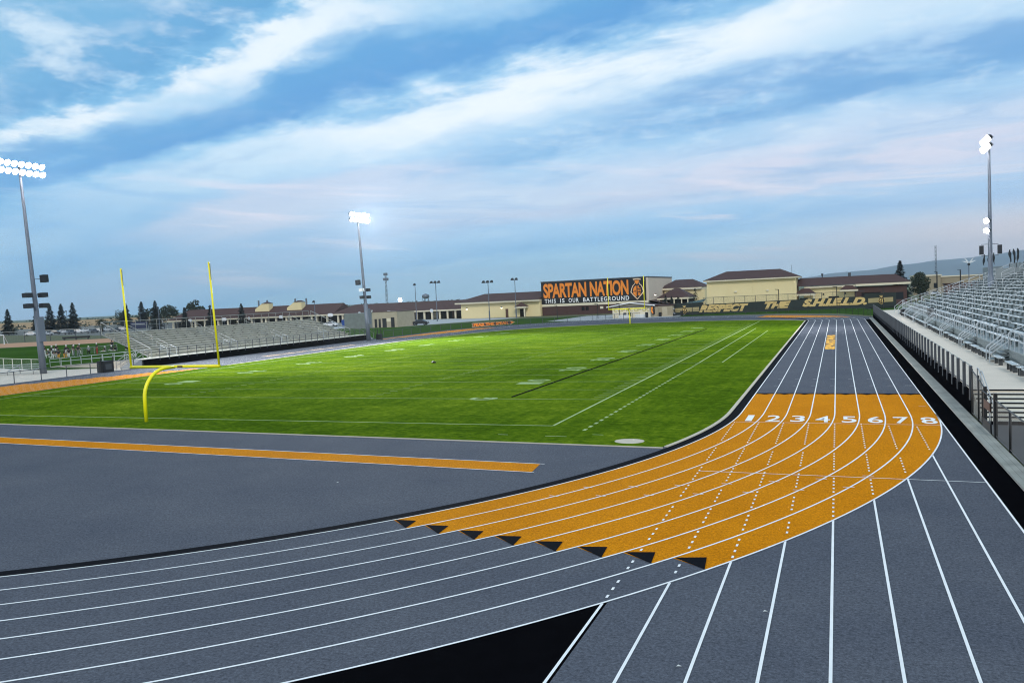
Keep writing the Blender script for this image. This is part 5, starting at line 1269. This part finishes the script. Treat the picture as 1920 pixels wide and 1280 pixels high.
court_light(-83.0, 180.9, 11.4, 'tall court lamp with a cluster head next to the porch of the beige hall', 2)
for x, y, H, lab in ((-300, 246, 9.5, 'pale court lamp beside the tall conifers behind the bleachers'), (-189, 172, 7.8, 'thin lamp pole rising behind the bleachers near the first cupola'), (-146, 170, 7.6, 'thin lamp pole rising behind the bleachers near the second cupola'), (-216, 176, 8.2, 'thin lamp pole behind the bleachers among the thin conifers'), (-368, 262, 9.5, 'dark thin mast between the conifers and the leafy trees')):
    court_light(x, y, H, lab, 1)
def mast(x, y, H, r, lab):
    t = thing('radio_mast', lab, 'mast', (x, y, 0)); 
    s_ = MB()
    for k in range(3):
        a = 2 * PI * k / 3; s_.tube([(r * math.cos(a), r * math.sin(a), 0), (r * 0.6 * math.cos(a), r * 0.6 * math.sin(a), H)], r * 0.16, 4)
    n = int(H / (r * 3.2))
    for i in range(n):
        z0 = H * i / n; z1 = H * (i + 1) / n
        for k in range(3):
            a, b = 2 * PI * k / 3, 2 * PI * ((k + 1) % 3) / 3
            s_.tube([(r * 0.85 * math.cos(a), r * 0.85 * math.sin(a), z0), (r * 0.85 * math.cos(b), r * 0.85 * math.sin(b), z1)], r * 0.09, 3)
    s_.build('lattice', M['galv_pole'], t); return t
m1 = mast(56, 470, 24, 0.65, 'thin lattice radio mast standing before the mountains')
m2 = mast(-330, 520, 28, 1.0, 'short lattice mast on the horizon over the brown roof'); MB().box(-1.6, 1.6, -1.6, 1.6, 24, 26).build('antenna', M['galv_pole'], m2); MB().box(-1.2, 1.2, -1.2, 1.2, 28, 30).build('antenna', M['galv_pole'], m2)
wt = thing('water_tower', 'far pale water tower on thin legs above the brown roof', 'tower', (-335, 595, 0)); wt.scale = (0.62, 0.62, 0.62)
MB().tube([(0, 0, 13), (0, 0, 15), (0, 0, 18.5), (0, 0, 20.5)], [1.2, 5.2, 5.2, 0.6], 14).build('tank', M['galv_pole'], wt, True)
for k in range(5): a = 2 * PI * k / 5; MB().tube([(5.2 * math.cos(a), 5.2 * math.sin(a), 0), (4.2 * math.cos(a), 4.2 * math.sin(a), 14.5)], 0.35, 5).build('leg', M['galv_pole'], wt)
fl_ = thing('distant_floodlight', 'far round floodlight glowing just above the brown roof', 'floodlight', (-256, 413, 0))
MB().tube([(0, 0, 0), (0, 0, 6.6)], 0.15, 6).build('pole', M['galv_pole'], fl_); MB().tube([(0, 0, 6.5), (0, 0, 6.9), (0, 0, 8.3), (0, 0, 8.8)], [0.3, 1.1, 1.1, 0.3], 12).build('lens', M['lamp_on'], fl_)
wm_ = thing('wind_turbine', 'small white four-bladed wind spinner on a pole behind the grandstand', 'wind turbine', (44.5, 262, 0))
MB().tube([(0, 0, 0), (0, 0, 9.8)], 0.14, 8).build('pole', M['galv_pole'], wm_); MB().tube([(0, -0.3, 10.0), (0, 0.3, 10.0)], 0.42, 10).build('hub', M['lamp_house'], wm_)
for a in (52, 128, 22, 160):
    q = math.radians(a); MB().plate([(0.2, -0.10), (1.0, -0.20), (2.1, -0.08), (2.1, 0.06), (1.0, 0.14), (0.2, 0.10)], (0, -0.36 - 0.02 * (a % 7), 10.4), (math.cos(q), 0, math.sin(q)), (-math.sin(q), 0, math.cos(q)), 0.04).build('blade', M['white_metal'], wm_)
for x, y, H, lab in ((31.0, 221, 7.8, 'black lamp post with short arm in the far car park'), (36.9, 221, 8.1, 'black lamp post seen through the sloping grandstand rail'), (46.4, 200, 11.4, 'thin lamp post rising behind the furled flags')):
    t = post_lamp(x, y, H, lab, 0.16)

# ------------------------------------------------------------------ courts behind the left bleachers: hoops
for i, (x, y) in enumerate(((-228, 190), (-212, 187), (-196, 186), (-181, 182), (-171, 186), (-150, 184), (-142, 190), (-131, 190), (-126, 184), (-113.5, 187))):
    t = thing('basketball_hoop', 'white fan-shaped basketball backboard behind the bleachers, %s along the row' % ORD[i], 'basketball hoop', (x, y, 0), 0.5 * (i % 3 - 1), 'basketball hoops in front of the classroom wing')
    MB().tube([(0, 0, 0), (0, 0, 2.4), (0, -0.7, 2.9)], 0.09, 6).build('pole', M['steel_dark'], t)
    MB().plate([(-0.55, 0), (0.55, 0), (0.9, 0.35), (0.85, 0.8), (0.5, 1.1), (-0.5, 1.1), (-0.85, 0.8), (-0.9, 0.35)], (0, -0.75, 2.5), (1, 0, 0), (0, 0, 1), 0.05).build('backboard', M['white_metal'], t)
    MB().tube([(0.23 * math.cos(k * PI / 5), -1.05 + 0.23 * math.sin(k * PI / 5), 2.75) for k in range(11)], 0.02, 4).build('rim', M['banner_orange'], t)

# ------------------------------------------------------------------ vehicles
def car(x, y, rz, m_, lab, grp=None, z=0.0):
    t = thing('parked_car', lab, 'car', (x, y, z), rz, grp)
    prof = [(-2.2, 0.35), (-2.25, 0.75), (-1.9, 0.95), (-1.35, 1.0), (-0.75, 1.42), (0.75, 1.45), (1.35, 1.0), (2.1, 0.88), (2.25, 0.6), (2.2, 0.35)]
    b_ = MB(); n = len(prof)
    for s in (-1, 1): pass
    vs = [(p[0], -0.88 + 0.14 * (p[1] > 1.1), p[1]) for p in prof] + [(p[0], 0.88 - 0.14 * (p[1] > 1.1), p[1]) for p in prof]
    b_.add(vs, [tuple(range(n)), tuple(range(n, 2 * n))[::-1]] + [(i, n + i, n + (i + 1) % n, (i + 1) % n) for i in range(n)]); b_.build('body', M[m_], t)
    g = MB()
    for s in (-1, 1):
        g.add([(-1.15, s * 0.885, 1.02), (1.15, s * 0.885, 1.02), (0.70, s * 0.785, 1.38), (-0.70, s * 0.785, 1.38)], [(0, 1, 2, 3) if s < 0 else (3, 2, 1, 0)])
    g.add([(1.37, -0.72, 1.03), (1.37, 0.72, 1.03), (0.82, 0.66, 1.43), (0.82, -0.66, 1.43)], [(0, 1, 2, 3)]); g.add([(-1.37, -0.72, 1.03), (-1.37, 0.72, 1.03), (-0.81, 0.66, 1.41), (-0.81, -0.66, 1.41)], [(3, 2, 1, 0)])
    g.build('windows', M['glass'], t)
    for sx_ in (-1.35, 1.4):
        for s in (-1, 1):
            h = MB().tube([(sx_, s * 0.72, 0.33), (sx_, s * 0.90, 0.33)], 0.33, 12).build('wheel', M['tyre'], t); MB().tube([(sx_, s * 0.901, 0.33), (sx_, s * 0.91, 0.33)], 0.18, 8).build('rim', M['galv_pole'], h)
    for s in (-1, 1): MB().box(2.2, 2.27, s * 0.62 - 0.18, s * 0.62 + 0.18, 0.62, 0.78).build('headlight', M['white_metal'], t)
    return t
car(-133.5, 160.0, 0.15, 'car_white', 'white car parked behind the end of the left bleachers by a blue bin')
car(36.5, 280, -1.9, 'car_white', 'white car parked beyond the sloping grandstand rail')
car(33.4, 284, -1.9, 'car_grey', 'grey car next to the white one beyond the grandstand rail')
car(-96.5, 147, 0.2, 'car_dark', 'dark car beside the small block building')
LOT = 'wgwdwgwwgwwgw'
for i, c in enumerate(LOT):
    az = math.radians(-53.2 + 0.42 * i); D = 352 + 14 * math.sin(i * 2.1)
    nme = {'w': 'white', 'g': 'grey', 'd': 'dark'}[c]
    car(4.5 + D * math.sin(az), -37.4 + D * math.cos(az), 0.7 + 0.5 * (i % 3), 'car_' + nme, nme + ' car parked under the conifers beyond the infield, %s from the berm' % ORD[i], 'cars parked beyond the infield')
bl_ = thing('dumpster', 'blue dumpster next to the white car at the end of the bleachers', 'dumpster', (-121.5, 150.5, 0))
MB().add([(-0.9, -0.8, 0.1), (0.9, -0.8, 0.1), (0.9, 0.8, 0.1), (-0.9, 0.8, 0.1), (-1.1, -1.0, 2.0), (1.1, -1.0, 2.0), (1.1, 1.0, 2.3), (-1.1, 1.0, 2.3)], [(3, 2, 1, 0), (4, 5, 6, 7), (0, 1, 5, 4), (1, 2, 6, 5), (2, 3, 7, 6), (3, 0, 4, 7)]).build('bin_body', M['blue'], bl_)
MB().box(-1.15, 1.15, -1.05, -0.9, 1.9, 2.05).build('lid_edge', M['navy'], bl_)
ct = thing('container', 'navy blue container with pale lettering strip under the conifers', 'container', (-275, 222, 0), 0.5)
MB().box(-3.2, 3.2, -1.2, 1.2, 0.1, 2.9).build('container_body', M['navy'], ct); MB().box(-2.8, 2.8, -1.23, -1.205, 1.9, 2.2).build('sign_strip', M['concrete2'], ct)

# ------------------------------------------------------------------ small things by the far track
kb = thing('equipment_bin', 'black equipment bin standing at the start of the bleacher steps', 'bin', (-70.6, 27.3, 0))
MB().box(-0.5, 0.5, -0.75, 0.55, 0.0, 1.25).build('bin_body', M['bin_black'], kb); MB().box(0.505, 0.52, -0.5, 0.3, 0.3, 0.9).build('bin_panel', M['leg_dark'], kb)
for y in (-0.9, 0.7): MB().tube([(0.3, y, 0), (0.3, y, 1.65)], 0.06, 6).build('post', M['black_metal'], kb)
k2 = thing('ball_cart', 'black tall cart standing on the track edge by the second floodlight pole', 'cart', (-67.6, 79.6, 0))
MB().box(-0.42, 0.42, -0.35, 0.35, 0.05, 1.0).build('cart_body', M['bin_black'], k2)
for sx_ in (-0.36, 0.36): MB().tube([(sx_, 0, 1.0), (sx_, 0, 1.75)], 0.07, 6).build('cart_post', M['bin_black'], k2)
sg = thing('small_bleacher', 'small low aluminium bench stand on the concrete pad', 'bleachers', (-84.5, 25.0, 0), 0.27)
for j in range(4):
    MB().box(-5.2, 5.2, -1.0 + 0.62 * j, -0.72 + 0.62 * j, 0.40 + 0.2 * j, 0.45 + 0.2 * j).build('bench_row', M['alu'], sg)
for sx_ in (-4.8, -1.6, 1.6, 4.8):
    MB().tube([(sx_, -0.9, 0), (sx_, -0.9, 0.4), (sx_, 1.1, 1.0), (sx_, 1.1, 0)], 0.05, 6).build('leg_frame', M['rail_dull'], sg)
so = thing('soccer_goal', 'white soccer goal at the edge of the orange infield dirt', 'soccer goal', (-199, 103, 0), 0.55)
MB().tube([(-3.6, 0, 0), (-3.6, 0, 2.4), (3.6, 0, 2.4), (3.6, 0, 0)], 0.12, 8).build('goal_frame', M['white_metal'], so)
for s in (-3.6, 3.6): MB().tube([(s, 0, 2.4), (s, 2.2, 0)], 0.08, 6).build('brace', M['white_metal'], so)
for x, y, lab in ((-205, 131, 'long black bench pad at the far edge of the infield dirt'),):
    t = thing('dugout_bench', lab, 'bench', (x * 0.93, y * 0.93, 0), 0.6); MB().box(-3.4, 3.4, -0.5, 0.5, 0.4, 0.9).build('seat', M['bin_black'], t)
    for s in (-3, 0, 3): MB().box(s - 0.1, s + 0.1, -0.4, 0.4, 0, 0.4).build('leg', M['leg_dark'], t)

# ------------------------------------------------------------------ people
def body_mesh(joints, radii, edges, name):
    me = bpy.data.meshes.new(name); me.from_pydata(joints, edges, []); ob = bpy.data.objects.new(name, me); COL.objects.link(ob)
    md = ob.modifiers.new('s', 'SKIN'); md.use_smooth_shade = True
    for v, r in zip(me.skin_vertices[0].data, radii): v.radius = (r, r)
    me.skin_vertices[0].data[0].use_root = True
    sb = ob.modifiers.new('d', 'SUBSURF'); sb.levels = 1; sb.render_levels = 1
    dg = bpy.context.evaluated_depsgraph_get(); out = bpy.data.meshes.new_from_object(ob.evaluated_get(dg))
    bpy.data.objects.remove(ob); bpy.data.meshes.remove(me); return out
EDG = [(0, 1), (1, 2), (2, 3), (3, 4), (2, 5), (5, 6), (6, 7), (2, 8), (8, 9), (9, 10), (0, 11), (11, 12), (12, 13), (13, 14), (0, 15), (15, 16), (16, 17), (17, 18)]
RAD = [.15, .16, .17, .075, .105, .085, .065, .045, .085, .065, .045, .115, .08, .05, .045, .115, .08, .05, .045]
POSES = {
 'stand': [(0, 0, .95), (0, .02, 1.18), (0, 0, 1.42), (0, .02, 1.56), (0, .04, 1.70), (-.22, 0, 1.40), (-.28, .02, 1.12), (-.25, .14, .90), (.22, 0, 1.40), (.28, .02, 1.12), (.25, .14, .90), (-.10, 0, .88), (-.12, .03, .48), (-.12, -.02, .08), (-.12, .12, .05), (.10, 0, .88), (.12, .03, .48), (.12, -.02, .08), (.12, .12, .05)],
 'walk': [(0, 0, .94), (0, .03, 1.17), (0, .05, 1.41), (0, .08, 1.55), (0, .11, 1.69), (-.22, .05, 1.39), (-.26, -.10, 1.13), (-.25, -.06, .90), (.22, .05, 1.39), (.26, .20, 1.15), (.24, .38, 1.02), (-.10, 0, .87), (-.11, .22, .50), (-.11, .22, .09), (-.11, .36, .06), (.10, 0, .87), (.11, -.05, .48), (.11, -.32, .14), (.11, -.22, .05)],
 'kneel': [(0, 0, .55), (0, .03, .78), (0, .05, 1.02), (0, .08, 1.16), (0, .11, 1.29), (-.22, .05, 1.00), (-.27, .16, .75), (-.15, .34, .62), (.22, .05, 1.00), (.27, .16, .75), (.15, .34, .62), (-.11, .0, .52), (-.13, .34, .50), (-.13, .34, .09), (-.13, .48, .06), (.11, 0, .50), (.12, .10, .09), (.12, -.30, .08), (.12, -.40, .06)],
 'sit': [(0, 0, .13), (0, -.04, .36), (0, -.02, .60), (0, .02, .74), (0, .06, .87), (-.22, -.02, .58), (-.26, .14, .36), (-.18, .36, .28), (.22, -.02, .58), (.26, .14, .36), (.18, .36, .28), (-.11, .06, .12), (-.16, .46, .14), (-.15, .86, .07), (-.15, .90, .16), (.11, .06, .12), (.16, .46, .16), (.15, .84, .07), (.15, .88, .16)],
}
def person(pose, x, y, rz, top, bottom, head, lab, grp=None, z=0.0):
    key = (pose, top, bottom)
    J = POSES[pose]
    if key not in protos:
        me = body_mesh(J, RAD, EDG, 'body')
        for m_ in (M['skin'], M[top], M[bottom]): me.materials.append(m_)
        hip_z = J[0][2]
        for p in me.polygons:
            c = p.center
            d_leg = min((Vector(J[k]) - c).length for k in (11, 12, 13, 15, 16, 17)); d_top = min((Vector(J[k]) - c).length for k in (1, 2, 5, 8)); d_sk = min((Vector(J[k]) - c).length for k in (4, 7, 10, 6, 9, 3))
            p.material_index = 2 if (d_leg < d_top and d_leg < d_sk) or c.z < hip_z * 0.95 and d_leg < d_sk else (1 if d_top <= d_sk * 1.25 else 0)
        protos[key] = me
    t = thing('person', lab, 'person', (x, y, z), rz, grp)
    bo = bpy.data.objects.new('body', protos[key]); COL.objects.link(bo); bo.parent = t
    hd = Vector(J[4])
    hm = MB()
    n = 8
    rings = [(-0.08, 0.085), (-0.02, 0.125), (0.06, 0.135), (0.13, 0.10), (0.165, 0.03)] if head != 'hair' else [(0.02, 0.112), (0.06, 0.115), (0.11, 0.09), (0.135, 0.03)]
    hm.tube([hd + Vector((0, -0.01, a)) for a, _ in rings], [r for _, r in rings], n)
    hm.build('helmet' if head in ('white_cloth', 'jersey') else 'cap' if head != 'hair' else 'hair', M[head] if head != 'hair' else M['jersey'], t, True)
    return t
HUD = [(-114.7, 53.8, 'stand', 'jersey', 'white_cloth', 'jersey'), (-110.3, 51.2, 'kneel', 'jersey', 'white_cloth', 'white_cloth'), (-111.4, 52.6, 'stand', 'jersey', 'white_cloth', 'white_cloth'), (-109.2, 51.0, 'kneel', 'jersey', 'white_cloth', 'white_cloth'), (-116.3, 57.2, 'stand', 'jersey', 'grey_cloth', 'white_cloth'),
       (-107.9, 50.6, 'kneel', 'jersey', 'white_cloth', 'white_cloth'), (-107.0, 50.3, 'kneel', 'jersey', 'gold_cloth', 'jersey'), (-106.0, 50.4, 'kneel', 'jersey', 'gold_cloth', 'jersey'), (-110.1, 54.1, 'stand', 'jersey', 'white_cloth', 'white_cloth'), (-110.7, 55.8, 'stand', 'jersey', 'white_cloth', 'jersey'), (-107.8, 52.7, 'kneel', 'jersey', 'white_cloth', 'jersey'), (-108.2, 53.9, 'stand', 'jersey', 'grey_cloth', 'white_cloth'), (-106.6, 53.4, 'stand', 'jersey', 'grey_cloth', 'hair')]
CN = {'white_cloth': 'white', 'gold_cloth': 'gold', 'grey_cloth': 'grey', 'jersey': 'black'}
for i, (x, y, p_, a, b, h) in enumerate(HUD):
    person(p_, x, y, 0.4 + 1.7 * (i % 4), a, b, h, '%s player in black jersey and %s pants, %s in huddle from the pole' % ({'stand': 'standing', 'kneel': 'kneeling'}[p_], CN[b], ORD[i]), 'football players huddled on the practice grass')
person('walk', -112.0, 58.0, -0.9, 'jersey', 'white_cloth', 'white_cloth', 'player in black jersey and white pants walking away from the huddle')
person('kneel', -109.2, 57.5, 1.0, 'grey_cloth', 'jersey', 'white_cloth', 'person in grey shirt kneeling beside the one in red shorts')
person('stand', -108.4, 58.4, 2.8, 'jersey', 'red_cloth', 'white_cloth', 'person in red shorts and white cap standing on the practice grass')
for i, (x, y) in enumerate(((-112.6, 63.6), (-111.8, 65.0), (-113.6, 65.8), (-110.9, 66.6))):
    person('sit', x, y, 1.9 - 0.3 * i, 'jersey', 'white_cloth', 'jersey' if i % 2 else 'white_cloth', 'player in white pants sitting and stretching on the grass, %s from the red shorts' % ORD[i], 'players stretching near the bleachers')
person('stand', -114.6, 66.8, 1.2, 'jersey', 'jersey', 'jersey', 'dark dressed person standing among the stretching players')
for i, (x, y) in enumerate(((20.9, 177.5), (21.9, 176.2), (23.4, 178.5))):
    person('stand', x, y, 2.6 + 0.5 * i, 'white_cloth' if i == 1 else 'grey_cloth', 'jersey', 'hair', '%s beyond the sloping end rail of the grandstand, %s from the emblem' % ('pale shirted person' if i == 1 else 'grey shirted person', ORD[i]), 'people beyond the grandstand rail')

# ------------------------------------------------------------------ the air
hz = MB().box(-9100, 9100, -4100, 14300, -1.2, 520).build('haze', bpy.data.materials.new('haze_air'))
tag(hz, kind='stuff')
hm_ = hz.data.materials[0]; hm_.use_nodes = True; ht = hm_.node_tree
for n in list(ht.nodes): ht.nodes.remove(n)
vo = ht.nodes.new('ShaderNodeVolumePrincipled'); vo.inputs['Color'].default_value = (0.82, 0.91, 1.0, 1); vo.inputs['Density'].default_value = 8.5e-5; vo.inputs['Anisotropy'].default_value = 0.75
oo = ht.nodes.new('ShaderNodeOutputMaterial'); ht.links.new(vo.outputs[0], oo.inputs['Volume'])
sc.cycles.volume_bounces = 2
